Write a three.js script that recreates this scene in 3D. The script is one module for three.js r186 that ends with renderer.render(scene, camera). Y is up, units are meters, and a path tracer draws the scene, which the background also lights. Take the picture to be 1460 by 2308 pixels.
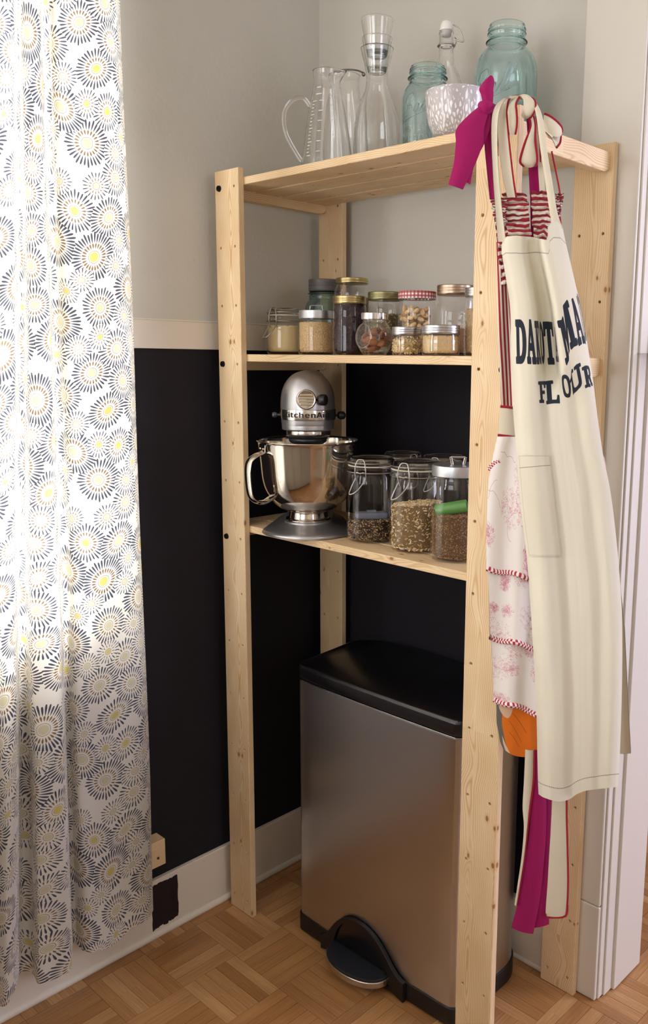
import * as THREE from 'three';
import { RoundedBoxGeometry } from 'three/addons/geometries/RoundedBoxGeometry.js';
import { mergeGeometries, mergeVertices, toCreasedNormals } from 'three/addons/utils/BufferGeometryUtils.js';
import { RectAreaLightUniformsLib } from 'three/addons/lights/RectAreaLightUniformsLib.js';
import { FontLoader } from 'three/addons/loaders/FontLoader.js';
import { TextGeometry } from 'three/addons/geometries/TextGeometry.js';

// ---------------------------------------------------------------- camera, sky, lights, exposure
const W = 1460, H = 2308;
const CAM = { x: 1.6029, y: 1.3209, z: 1.1673, yaw: 0.7328, pitch: -0.1659, roll: 0.0123, f: 1958.24, px: 908.97, py: 1138.85 };
const scene = new THREE.Scene();
const camera = new THREE.PerspectiveCamera(2 * Math.atan(H / 2 / CAM.f) * 180 / Math.PI, W / H, 0.05, 60);
camera.position.set(CAM.x, CAM.y, CAM.z);
camera.rotation.set(CAM.pitch, CAM.yaw, CAM.roll, 'YXZ');
camera.setViewOffset(W, H, W / 2 - CAM.px, H / 2 - CAM.py, W, H);
camera.updateMatrixWorld(true);

scene.background = new THREE.Color(0xe6eef7);
const renderer = new THREE.WebGLRenderer({ antialias: true });
renderer.toneMapping = THREE.LinearToneMapping;
renderer.toneMappingExposure = 1.35;
renderer.shadowMap.enabled = true;
RectAreaLightUniformsLib.init();
function windowLight(color, intensity, w, h, from, to) {
  const l = new THREE.RectAreaLight(color, intensity, w, h);
  l.position.set(...from); l.lookAt(...to); scene.add(l);
}
// daylight in the openings: curtained window, second window of the same wall, window of the wall behind the camera, window of the right wall, window of the hall
windowLight(0xfbfdff, 9, 0.90, 1.40, [-0.15, 1.46, 0.745], [1, 1.46, 0.745]);
windowLight(0xf8faff, 12.5, 1.3, 1.3, [-0.15, 1.55, 2.45], [1, 1.55, 2.45]);
windowLight(0xf8faff, 3.8, 1.5, 1.3, [1.25, 1.55, 3.72], [1.25, 1.55, 0]);
windowLight(0xf1f0ff, 2.4, 1.0, 1.3, [3.57, 1.55, 0.45], [0, 1.55, 0.45]);
windowLight(0xe2e2ff, 11.5, 0.8, 1.5, [2.63, 1.45, -1.55], [0, 1.45, -1.55]);

// ---------------------------------------------------------------- helpers
const V3 = (x, y, z) => new THREE.Vector3(x, y, z);
function rng(seed) { let a = seed >>> 0; return () => { a = (a + 0x6d2b79f5) | 0; let t = Math.imul(a ^ (a >>> 15), 1 | a); t = (t + Math.imul(t ^ (t >>> 7), 61 | t)) ^ t; return ((t ^ (t >>> 14)) >>> 0) / 4294967296; }; }
const lerp = (a, b, t) => a + (b - a) * t, clamp = (x, a = 0, b = 1) => Math.min(b, Math.max(a, x));
const smooth = (a, b, x) => { const t = clamp((x - a) / (b - a)); return t * t * (3 - 2 * t); };
// the point of a plane (through p with normal n) that the photograph shows at pixel (u, v)
function rayOf(u, v) { return V3((u - CAM.px) / CAM.f, -(v - CAM.py) / CAM.f, -1).transformDirection(camera.matrixWorld); }
function onPlane(u, v, p, n) { const d = rayOf(u, v), c = camera.position; const s = n.dot(p.clone().sub(c)) / n.dot(d); return c.clone().addScaledVector(d, s); }
const atX = (u, v, x) => onPlane(u, v, V3(x, 0, 0), V3(1, 0, 0));
const atZ = (u, v, z) => onPlane(u, v, V3(0, 0, z), V3(0, 0, 1));
// linear interpolation in a table of [key, value...] rows
function table(rows, k, col = 1) {
  if (k <= rows[0][0]) return rows[0][col];
  for (let i = 1; i < rows.length; i++) if (k <= rows[i][0]) { const t = (k - rows[i - 1][0]) / (rows[i][0] - rows[i - 1][0]); return lerp(rows[i - 1][col], rows[i][col], t); }
  return rows[rows.length - 1][col];
}
// smooth (monotone-ish Catmull-Rom) interpolation in the same kind of table
function stable(rows, k, col = 1) {
  const n = rows.length;
  if (k <= rows[0][0]) return rows[0][col];
  if (k >= rows[n - 1][0]) return rows[n - 1][col];
  let i = 1; while (rows[i][0] < k) i++;
  const a = rows[i - 1], b = rows[i], h = b[0] - a[0], t = (k - a[0]) / h;
  const m = (j) => { const p = rows[Math.max(0, j - 1)], q = rows[Math.min(n - 1, j + 1)]; return q[0] === p[0] ? 0 : (q[col] - p[col]) / (q[0] - p[0]); };
  const m0 = m(i - 1) * h, m1 = m(i) * h, t2 = t * t, t3 = t2 * t;
  return (2 * t3 - 3 * t2 + 1) * a[col] + (t3 - 2 * t2 + t) * m0 + (-2 * t3 + 3 * t2) * b[col] + (t3 - t2) * m1;
}
const used = new Map();
function numbered(name) { const n = used.get(name) ?? 0; used.set(name, n + 1); return n ? name + '_' + String(n).padStart(3, '0') : name; }
function thing(name, label, category, pos = [0, 0, 0], turn = 0, group) {
  const o = new THREE.Group(); o.name = numbered(name); o.position.set(...pos); o.rotation.y = turn; scene.add(o);
  o.userData = { label, category }; if (group) o.userData.group = group;
  return o;
}
function part(name, geo, mat, parent, label) { const m = new THREE.Mesh(geo, mat); m.name = name; parent.add(m); if (label) m.userData.label = label; return m; }
function solo(name, geo, mat, label, category, group) { const m = new THREE.Mesh(geo, mat); m.name = numbered(name); scene.add(m); m.userData = { label, category }; if (group) m.userData.group = group; return m; }
function struct(name) { const o = new THREE.Group(); o.name = numbered(name); o.userData.kind = 'structure'; scene.add(o); return o; }
function plain(g) { const q = g.index ? g.toNonIndexed() : g; for (const k of Object.keys(q.attributes)) if (!['position', 'normal', 'uv'].includes(k)) q.deleteAttribute(k); if (!q.attributes.uv) q.setAttribute('uv', new THREE.BufferAttribute(new Float32Array(q.attributes.position.count * 2), 2)); return q; }
const merge = (list) => mergeGeometries(list.map(plain));
const move = (g, x, y, z) => g.translate(x, y, z);
// uv in metres: v along the long axis, u across it
function boardUV(g, axis, su, sv, ou = 0, ov = 0) {
  const q = plain(g), p = q.attributes.position, n = q.attributes.normal, uv = q.attributes.uv;
  for (let i = 0; i < p.count; i++) {
    const P = [p.getX(i), p.getY(i), p.getZ(i)], N = [Math.abs(n.getX(i)), Math.abs(n.getY(i)), Math.abs(n.getZ(i))];
    const d = N.indexOf(Math.max(...N)), o = [0, 1, 2].filter((k) => k !== axis && k !== d);
    const u = o[0], v = d === axis ? o[1] : axis;
    uv.setXY(i, (P[u] + (d === 0 ? 0.043 : 0)) / su + ou, (d === axis ? P[v] * 0.3 : P[v]) / sv + ov);
  }
  return q;
}
const tube = (pts, r, seg = 40, rad = 8, closed = false) => new THREE.TubeGeometry(new THREE.CatmullRomCurve3(pts.map((p) => (p.isVector3 ? p : V3(...p))), closed, 'catmullrom', 0.5), seg, r, rad, closed);
const lathe = (pts, seg = 48) => new THREE.LatheGeometry(pts.map(([r, y]) => new THREE.Vector2(Math.max(r, 1e-5), y)), seg);
// a smooth closed shell of glass: outer profile from the bottom centre up to the lip, wall thickness t, floor thickness b
function glassShell(profile, t, b, seg = 56, fine = 3) {
  const c = new THREE.SplineCurve(profile.map(([r, y]) => new THREE.Vector2(r, y)));
  const o = c.getPoints(profile.length * fine).map((p) => [Math.max(p.x, 0), Math.max(p.y, 0)]);
  const inner = o.filter(([r, y]) => y > b && r > t * 1.5).map(([r, y]) => [r - t, y]).reverse();
  inner.push([0, b]);
  const top = o[o.length - 1];
  const pts = [...o, [top[0] - t * 0.5, top[1] + t * 0.35], ...inner];
  return lathe(pts, seg);
}
// a sheet of cloth: f(s, t) gives a point; closed into a solid of the given thickness
function cloth(f, ns, nt, uvf, thick = 0.0012) {
  const P = [], U = [];
  for (let j = 0; j <= nt; j++) for (let i = 0; i <= ns; i++) { P.push(f(i / ns, j / nt)); U.push(uvf ? uvf(i / ns, j / nt) : [i / ns, 1 - j / nt]); }
  return shell(P, U, ns, nt, thick);
}
function shell(P, U, ns, nt, thick) {
  const w = ns + 1, id = (i, j) => j * w + i, N = P.map(() => V3(0, 0, 0)), a = V3(), b = V3(), c = V3();
  for (let j = 0; j <= nt; j++) for (let i = 0; i <= ns; i++) {
    a.subVectors(P[id(Math.min(ns, i + 1), j)], P[id(Math.max(0, i - 1), j)]); b.subVectors(P[id(i, Math.min(nt, j + 1))], P[id(i, Math.max(0, j - 1))]);
    N[id(i, j)].crossVectors(b, a).normalize();
  }
  const pos = [], nor = [], uv = [], idx = [], m = w * (nt + 1);
  for (const side of [1, -1]) for (let k = 0; k < m; k++) { c.copy(P[k]).addScaledVector(N[k], side * thick / 2); pos.push(c.x, c.y, c.z); nor.push(N[k].x * side, N[k].y * side, N[k].z * side); uv.push(...U[k]); }
  for (let j = 0; j < nt; j++) for (let i = 0; i < ns; i++) {
    const p = id(i, j), q = id(i + 1, j), r = id(i + 1, j + 1), s = id(i, j + 1);
    idx.push(p, s, q, q, s, r); idx.push(m + p, m + q, m + s, m + q, m + r, m + s);
  }
  const rim = [];
  for (let i = 0; i < ns; i++) rim.push([id(i, 0), id(i + 1, 0)]);
  for (let j = 0; j < nt; j++) rim.push([id(ns, j), id(ns, j + 1)]);
  for (let i = ns; i > 0; i--) rim.push([id(i, nt), id(i - 1, nt)]);
  for (let j = nt; j > 0; j--) rim.push([id(0, j), id(0, j - 1)]);
  for (const [p, q] of rim) idx.push(p, q, m + p, q, m + q, m + p);
  const g = new THREE.BufferGeometry();
  g.setAttribute('position', new THREE.Float32BufferAttribute(pos, 3)); g.setAttribute('normal', new THREE.Float32BufferAttribute(nor, 3)); g.setAttribute('uv', new THREE.Float32BufferAttribute(uv, 2)); g.setIndex(idx);
  return g;
}
// a ribbon along points; side gives the half-width vector at each point
function ribbonPath(points, sides, n = 60) {
  const c = new THREE.CatmullRomCurve3(points, false, 'catmullrom', 0.5), s = new THREE.CatmullRomCurve3(sides, false, 'catmullrom', 0.5);
  const C = [], S = [];
  for (let i = 0; i <= n; i++) { C.push(c.getPoint(i / n)); S.push(s.getPoint(i / n)); }
  return { C, S, n };
}
function ribbon(path, thick = 0.0012, across = 6, curl = 0) {
  const { C, S, n } = path, P = [], U = []; let len = 0;
  for (let j = 0; j <= n; j++) {
    if (j) len += C[j].distanceTo(C[j - 1]);
    const T = C[Math.min(n, j + 1)].clone().sub(C[Math.max(0, j - 1)]).normalize(), nn = S[j].clone().cross(T).normalize();
    for (let i = 0; i <= across; i++) { const k = i / across * 2 - 1; P.push(C[j].clone().addScaledVector(S[j], k).addScaledVector(nn, curl * (k * k - 0.5))); U.push([k * S[j].length(), len]); }
  }
  return shell(P, U, across, n, thick);
}
const edgeTube = (path, k, r = 0.0012) => new THREE.TubeGeometry(new THREE.CatmullRomCurve3(path.C.map((c, i) => c.clone().addScaledVector(path.S[i], k))), path.n, r, 6);

// value noise
function noise2(seed, period) {
  const r = rng(seed), g = new Float32Array(period * period).map(() => r());
  return (x, y) => { const xi = Math.floor(x), yi = Math.floor(y), fx = x - xi, fy = y - yi, sx = fx * fx * (3 - 2 * fx), sy = fy * fy * (3 - 2 * fy);
    const m = (a) => ((a % period) + period) % period, at = (a, b) => g[m(b) * period + m(a)];
    return lerp(lerp(at(xi, yi), at(xi + 1, yi), sx), lerp(at(xi, yi + 1), at(xi + 1, yi + 1), sx), sy); };
}
function dataTexture(w, h, f, color = true, rx = 1, ry = 1) {
  const d = new Uint8Array(w * h * 4);
  for (let y = 0; y < h; y++) for (let x = 0; x < w; x++) { const c = f(x / w, y / h), i = (y * w + x) * 4; d[i] = clamp(c[0], 0, 255); d[i + 1] = clamp(c[1], 0, 255); d[i + 2] = clamp(c[2], 0, 255); d[i + 3] = 255; }
  const t = new THREE.DataTexture(d, w, h, THREE.RGBAFormat);
  t.wrapS = t.wrapT = THREE.RepeatWrapping; t.magFilter = THREE.LinearFilter; t.minFilter = THREE.LinearMipmapLinearFilter; t.generateMipmaps = true; t.repeat.set(rx, ry);
  if (color) t.colorSpace = THREE.SRGBColorSpace;
  t.needsUpdate = true; return t;
}
function canvasTexture(w, h, draw) {
  const c = document.createElement('canvas'); c.width = w; c.height = h; const g = c.getContext('2d'); draw(g, w, h);
  const t = new THREE.CanvasTexture(c); t.colorSpace = THREE.SRGBColorSpace; t.wrapS = t.wrapT = THREE.RepeatWrapping; t.anisotropy = 8; return t;
}
const std = (o) => new THREE.MeshStandardMaterial(o), phys = (o) => new THREE.MeshPhysicalMaterial(o);

// ---------------------------------------------------------------- wood
function pineTexture(seed, w = 256, h = 1024) {
  const n1 = noise2(seed, 16), n2 = noise2(seed + 7, 64), n3 = noise2(seed + 13, 256), r = rng(seed + 3), knots = [];
  for (let i = 0; i < 6; i++) knots.push([r(), r(), 0.012 + 0.02 * r()]);
  const cx = 0.35 + 0.3 * r();
  return dataTexture(w, h, (x, y) => {
    // cathedral grain: elongated rings around a wandering heart line
    const heart = cx + 0.16 * (n1(3.1, y * 16) - 0.5), dx = x - heart;
    let q = Math.sqrt(dx * dx * 90 + 0.5 + 0.45 * Math.sin(y * Math.PI * 4 + 6 * n1(y * 8, 1.5))) * 3.2 + 1.1 * n1(x * 3 + 2, y * 16);
    let knot = 0, core = 0;
    for (const [kx, ky, kr] of knots) {
      let ex = Math.abs(x - kx), ey = Math.abs(y - ky); ex = Math.min(ex, 1 - ex); ey = Math.min(ey, 1 - ey) * 4.6;
      const d = Math.sqrt(ex * ex + ey * ey) / kr; q += 1.2 * Math.exp(-d * d * 0.12); knot = Math.max(knot, 0.6 * smooth(2.4, 0.8, d)); core = Math.max(core, smooth(1.05, 0.7, d));
    }
    const ring = Math.pow(0.5 + 0.5 * Math.sin(q * 6.283), 3), fib = n3(x * 256, y * 60) - 0.5, blot = n2(x * 5, y * 18) - 0.5;
    const k = 0.5 * ring * (0.4 + 0.8 * n1(x * 2, y * 8)) + 0.16 * fib + 0.22 * blot + 0.55 * knot;
    let c = [231 - 42 * k, 204 - 60 * k, 164 - 74 * k];
    if (core > 0) c = [lerp(c[0], 142, core * 0.8), lerp(c[1], 92, core * 0.8), lerp(c[2], 50, core * 0.8)];
    return c;
  });
}
const PINE = [11, 23, 37, 58].map((s) => pineTexture(s));
const pineMat = PINE.map((t) => std({ map: t, roughness: 0.62 }));
let woodCount = 0;
function woodBoard(sx, sy, sz, axis, bev = 0.0018) {
  const k = woodCount++; return boardUV(new RoundedBoxGeometry(sx, sy, sz, 2, bev), axis, 0.11, 0.95, k * 0.37, k * 0.29);
}
// ---------------------------------------------------------------- room
const XW = -0.036, ZW = -0.335, XR = 3.5, ZF = 3.7, CEIL = 2.55, DADO = 1.338;
const plaster = dataTexture(256, 256, (() => { const a = noise2(5, 64), b = noise2(6, 256); return (x, y) => { const v = 128 + 60 * (a(x * 64, y * 64) - 0.5) + 60 * (b(x * 256, y * 256) - 0.5); return [v, v, v]; }; })(), false, 1.2, 1.2);
const wallPaint = std({ color: 0xcdcac1, roughness: 0.78, bumpMap: plaster, bumpScale: 0.0012 });
const blackPaint = phys({ color: 0x1a171e, roughness: 0.75, specularIntensity: 0.6, bumpMap: plaster, bumpScale: 0.0012 });
const whitePaint = phys({ color: 0xe2d9cc, roughness: 0.42, clearcoat: 0.15, clearcoatRoughness: 0.4 });
const ceilingPaint = std({ color: 0xe9e6df, roughness: 0.9 });
const frontPaint = std({ color: 0xcfc6b4, roughness: 0.85 });
const hallPaint = std({ color: 0xb59a80, roughness: 0.85 });
// a slab of wall in a plane, with openings; x runs along the wall
function slab(w0, w1, h0, h1, holes, thick) {
  const s = new THREE.Shape([[w0, h0], [w1, h0], [w1, h1], [w0, h1]].map((p) => new THREE.Vector2(...p)));
  for (const [a, b, c, d] of holes) s.holes.push(new THREE.Path([[a, c], [a, d], [b, d], [b, c]].map((p) => new THREE.Vector2(...p))));
  return new THREE.ExtrudeGeometry(s, { depth: thick, bevelEnabled: false });
}
const box = (x0, x1, y0, y1, z0, z1) => move(new THREE.BoxGeometry(x1 - x0, y1 - y0, z1 - z0), (x0 + x1) / 2, (y0 + y1) / 2, (z0 + z1) / 2);
const rbox = (x0, x1, y0, y1, z0, z1, r = 0.002) => move(new RoundedBoxGeometry(x1 - x0, y1 - y0, z1 - z0, 2, r), (x0 + x1) / 2, (y0 + y1) / 2, (z0 + z1) / 2);
// left wall: along z; the slab's x becomes -z
const leftSlab = (z0, z1, y0, y1, holes) => move(slab(-z1, -z0, y0, y1, holes.map(([a, b, c, d]) => [-b, -a, c, d]), 0.15).rotateY(Math.PI / 2), XW - 0.15, 0, 0);
const wallLeft = struct('wall_left');
const WIN1 = [0.285, 1.20, 0.74, 2.16], WIN2 = [1.80, 3.10, 0.90, 2.20];
part('painted_plaster', leftSlab(ZW, ZF, DADO, CEIL, [[WIN1[0], WIN1[1], DADO + 1e-4, WIN1[3]], [WIN2[0], WIN2[1], DADO + 1e-4, WIN2[3]]]), wallPaint, wallLeft, 'warm grey upper wall');
part('painted_dado', leftSlab(ZW, ZF, 0, DADO, [[WIN1[0], WIN1[1], WIN1[2], DADO - 1e-4], [WIN2[0], WIN2[1], WIN2[2], DADO - 1e-4]]), blackPaint, wallLeft, 'black lower wall');
const wallBack = struct('wall_back');
const DOOR = [0.826, 1.68, 2.06];
const backHole = [[DOOR[0], DOOR[1], -0.001, DADO - 1e-4]], backHole2 = [[DOOR[0], DOOR[1], DADO + 1e-4, DOOR[2]]];
part('painted_plaster', move(slab(XW, XR, DADO, CEIL, backHole2, 0.145), 0, 0, ZW - 0.145), wallPaint, wallBack, 'warm grey upper wall');
part('painted_dado', merge([box(XW, DOOR[0], 0, DADO, ZW - 0.145, ZW), box(DOOR[1], XR, 0, DADO, ZW - 0.145, ZW)]), blackPaint, wallBack, 'black lower wall');
const wallRight = struct('wall_right'); part('painted_plaster', move(slab(-ZF - 0.1, -ZW, 0, CEIL, [[-0.95, 0.05, 0.9, 2.2]], 0.12).rotateY(Math.PI / 2), XR, 0, 0), frontPaint, wallRight);
const wallFront = struct('wall_front'); part('painted_plaster', move(slab(XW - 0.15, XR, 0, CEIL, [[0.5, 2.0, 0.9, 2.2]], 0.12), 0, 0, ZF), frontPaint, wallFront);
const ceiling = struct('ceiling'); part('painted_plaster', box(XW - 0.15, XR + 0.1, CEIL, CEIL + 0.1, -2.7, ZF + 0.12), ceilingPaint, ceiling);
// the hall beyond the doorway
const wallHall = struct('wall_hall');
part('painted_plaster', box(XW, 2.65, 0, CEIL, -2.62, -2.5), hallPaint, wallHall);
part('painted_plaster_left', box(XW - 0.1, XW, 0, CEIL, -2.5, ZW - 0.145), hallPaint, wallHall);
part('painted_plaster_right', move(slab(0.48, 2.5, 0, CEIL, [[1.15, 1.95, 0.7, 2.2]], 0.12).rotateY(Math.PI / 2), 2.65, 0, 0), hallPaint, wallHall);

// chair rail, baseboards
const trim1 = struct('trim_1'); for (const [a, b] of [[ZW, WIN1[0]], [WIN1[1], WIN2[0]], [WIN2[1], ZF]]) { part('chair_rail', rbox(XW, -0.0295, DADO, 1.3985, a, b, 0.0015), whitePaint, trim1); part('rail_cap', rbox(XW, -0.0275, 1.3965, 1.3995, a, b, 0.001), whitePaint, trim1); }
const trim2 = struct('trim_2'); part('chair_rail', rbox(XW, 0.6955, DADO, 1.3985, ZW, ZW + 0.006, 0.0015), whitePaint, trim2);
const chalkPaint = std({ color: 0x17090c, roughness: 0.7 });
const baseL = struct('baseboard_left');
part('board', rbox(XW, -0.0235, 0.004, 0.142, ZW, ZF, 0.003), whitePaint, baseL);
part('shoe_moulding', move(new THREE.CylinderGeometry(0.009, 0.009, ZF - ZW, 16).rotateX(Math.PI / 2), -0.0245, 0.006, (ZF + ZW) / 2), whitePaint, baseL);
{ // rough-edged patch of dark paint brushed on the board
  const r = rng(4), s = new THREE.Shape(), q = [];
  const edge = (a, b, n, w) => { for (let i = 0; i < n; i++) q.push([lerp(a[0], b[0], i / n) + (r() - 0.5) * w, lerp(a[1], b[1], i / n) + (r() - 0.5) * w]); };
  edge([0.134, 0.026], [0.132, 0.124], 10, 0.003); edge([0.132, 0.130], [0.200, 0.131], 16, 0.003); edge([0.201, 0.128], [0.203, 0.022], 8, 0.002); edge([0.200, 0.020], [0.136, 0.024], 18, 0.006);
  q.forEach(([z, y], i) => (i ? s.lineTo(-z, y) : s.moveTo(-z, y)));
  part('paint_patch', move(new THREE.ExtrudeGeometry(s, { depth: 0.0006, bevelEnabled: false }).rotateY(Math.PI / 2), -0.0236, 0, 0), chalkPaint, baseL, 'dark brown paint patch');
}
const baseB = struct('baseboard_back');
part('board', rbox(XW, 0.70, 0.004, 0.142, ZW, -0.3165, 0.003), whitePaint, baseB);
part('shoe_moulding', move(new THREE.CylinderGeometry(0.007, 0.007, 0.735, 16).rotateZ(Math.PI / 2), 0.33, 0.004, -0.3195), whitePaint, baseB);

// doorway: casing, stop beads and jamb
const door = struct('door_1');
const trimPaint = phys({ color: 0xd9d3c8, roughness: 0.38, clearcoat: 0.2, clearcoatRoughness: 0.35 });
part('plinth_block', rbox(0.697, 0.8237, 0.002, 0.215, ZW, -0.3138, 0.003), trimPaint, door);
part('casing', rbox(0.699, 0.8232, 0.2155, 2.16, ZW, -0.3150, 0.004), trimPaint, door);
part('casing_bead', rbox(0.8232, 0.8275, 0.004, 2.10, -0.362, -0.3222, 0.0015), trimPaint, door);
part('stop', rbox(0.8272, 0.8318, 0.004, 2.09, -0.395, -0.3397, 0.0015), trimPaint, door);
part('jamb', rbox(0.8300, 0.8384, 0.003, 2.08, ZW - 0.152, -0.3700, 0.002), trimPaint, door);
part('casing', rbox(1.688, 1.82, 0.002, 2.16, ZW, -0.315, 0.004), trimPaint, door);
part('jamb', rbox(1.672, 1.682, 0.003, 2.08, ZW - 0.152, -0.322, 0.002), trimPaint, door);
part('head_casing', rbox(0.699, 1.82, 2.075, 2.20, ZW, -0.313, 0.004), trimPaint, door);

// windows: frames, bars and panes
const pane = phys({ color: 0xffffff, transmission: 1, thickness: 0, roughness: 0.0, ior: 1.5 });
function sash(name, x, y, z, w, h, turn) {
  const o = struct(name); o.position.set(x, y, z); o.rotation.y = turn; const b = 0.045;
  part('frame', merge([rbox(-w / 2, w / 2, 0, b, -0.03, 0.03), rbox(-w / 2, w / 2, h - b, h, -0.03, 0.03), rbox(-w / 2, -w / 2 + b, b, h - b, -0.03, 0.03), rbox(w / 2 - b, w / 2, b, h - b, -0.03, 0.03)]), whitePaint, o);
  part('meeting_rail', rbox(-w / 2 + b, w / 2 - b, h / 2 - 0.02, h / 2 + 0.02, -0.02, 0.02), whitePaint, o);
  for (const k of [0, 1]) part('pane', move(new THREE.PlaneGeometry(w - 2 * b, h / 2 - b - 0.02), 0, k ? h * 0.75 - b / 2 + 0.01 : h * 0.25 + b / 2 - 0.01, 0), pane, o);
}
sash('window_1', XW - 0.07, WIN1[2], (WIN1[0] + WIN1[1]) / 2, WIN1[1] - WIN1[0], WIN1[3] - WIN1[2], Math.PI / 2);
sash('window_2', XW - 0.07, WIN2[2], (WIN2[0] + WIN2[1]) / 2, WIN2[1] - WIN2[0], WIN2[3] - WIN2[2], Math.PI / 2);
sash('window_4', XR + 0.03, 0.9, 0.45, 1.0, 1.3, Math.PI / 2);
sash('window_3', 1.25, 0.9, ZF - 0.03 + 0.04, 1.5, 1.3, 0);

// kitchen island behind the camera: it keeps the window light off the lower part of the corner
{
  const isl = thing('kitchen_island', 'painted kitchen island with a wooden top standing behind the viewpoint, outside the photo', 'island', [1.2, 0, 1.75]);
  part('carcass', rbox(-1.2, 1.1, 0.09, 0.90, -0.32, 0.32, 0.004), std({ color: 0xb9b2a4, roughness: 0.6 }), isl);
  part('toe_kick', rbox(-1.18, 1.08, 0, 0.09, -0.27, 0.27, 0.002), std({ color: 0x3a342e, roughness: 0.8 }), isl);
  part('worktop', rbox(-1.225, 1.13, 0.90, 0.94, -0.35, 0.35, 0.006), std({ color: 0x9a6b40, roughness: 0.5 }), isl);
  for (let k = 0; k < 4; k++) { const dr = part('door', rbox(-1.15 + k * 0.56, -0.61 + k * 0.56, 0.12, 0.87, -0.338, -0.32, 0.004), std({ color: 0xbdb6a8, roughness: 0.55 }), isl); part('knob', move(new THREE.SphereGeometry(0.014, 16, 12), -0.66 + k * 0.56, 0.7, -0.35), std({ color: 0x888888, metalness: 1, roughness: 0.3 }), dr); }
}

// ---------------------------------------------------------------- parquet
{
  const TX = 0.1515, TZ = 0.1352, X0 = 0.160, Z0 = -0.027, n = 5, r = rng(71);
  const grain = [1, 2].map((s) => { const a = noise2(90 + s, 128), b = noise2(95 + s, 16), c = noise2(99 + s, 256); return dataTexture(128, 512, (x, y) => { const k = (a(x * 26, y * 5) - 0.5) * 0.9 + (c(x * 128, y * 24) - 0.5) * 0.6 + (b(x * 4, y * 4) - 0.5) * 0.5; const v = 1 + 0.13 * k; return [232 * v, 214 * v * (1 + 0.02 * k), 190 * v * (1 + 0.04 * k)]; }); });
  const tones = [0xbf9769, 0xb68d60, 0xc8a176, 0xb0865a, 0xbb9265, 0xd0ac82, 0xb78e62];
  const mats = []; for (const t of tones) for (const g of grain) mats.push(phys({ color: t, map: g, roughness: 0.42, clearcoat: 0.25, clearcoatRoughness: 0.3 }));
  const gap = 0.0007, geo = {};
  for (const o of ['x', 'z']) geo[o] = [0, 1, 2].map((k) => boardUV(o === 'z' ? new THREE.BoxGeometry(TX / n - gap, 0.008, TZ - gap) : new THREE.BoxGeometry(TX - gap, 0.008, TZ / n - gap), o === 'z' ? 2 : 0, 0.06, 0.3, k * 0.31, k * 0.37));
  const floor = struct('floor');
  part('subfloor', box(XW - 0.15, XR + 0.1, -0.1, -0.004, -2.62, ZF + 0.12), std({ color: 0x2a1a10, roughness: 0.9 }), floor);
  const far = new Map();
  for (let i = -2; i < 24; i++) for (let k = -20; k < 28; k++) {
    const along = ((i + k) % 2 + 2) % 2 === 0 ? 'z' : 'x', cx = X0 + (i + 0.5) * TX, cz = Z0 + (k + 0.5) * TZ;
    if (cx > 1.75 && cz < ZW) continue;
    for (let s = 0; s < n; s++) {
      const off = (s + 0.5) / n - 0.5, x = cx + (along === 'z' ? off * TX : 0), z = cz + (along === 'x' ? off * TZ : 0), y = -0.004 + (r() - 0.5) * 0.0006;
      const m = mats[Math.floor(r() * mats.length)], g = geo[along][Math.floor(r() * 3)];
      const behind = x > 0.85 ? -0.75 : -0.335, seen = z > behind && x < 1.0 && x > -0.05 && z < 0.48 + 0.02 * x && x + 1.05 * z < 0.92 && !(x > 0.86 && z > -0.1);
      if (seen) { const o = part('parquet_strip', g, m, floor); o.position.set(x, y, z); o.rotation.z = (r() - 0.5) * 0.004; }
      else { if (!far.has(m)) far.set(m, []); far.get(m).push(g.clone().translate(x, y, z)); }
    }
  }
  const rest = new THREE.Group(); rest.name = 'parquet'; rest.userData.kind = 'stuff'; floor.add(rest);
  for (const [m, list] of far) part('parquet_field', merge(list), m, rest).userData.kind = 'stuff';
}
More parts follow.
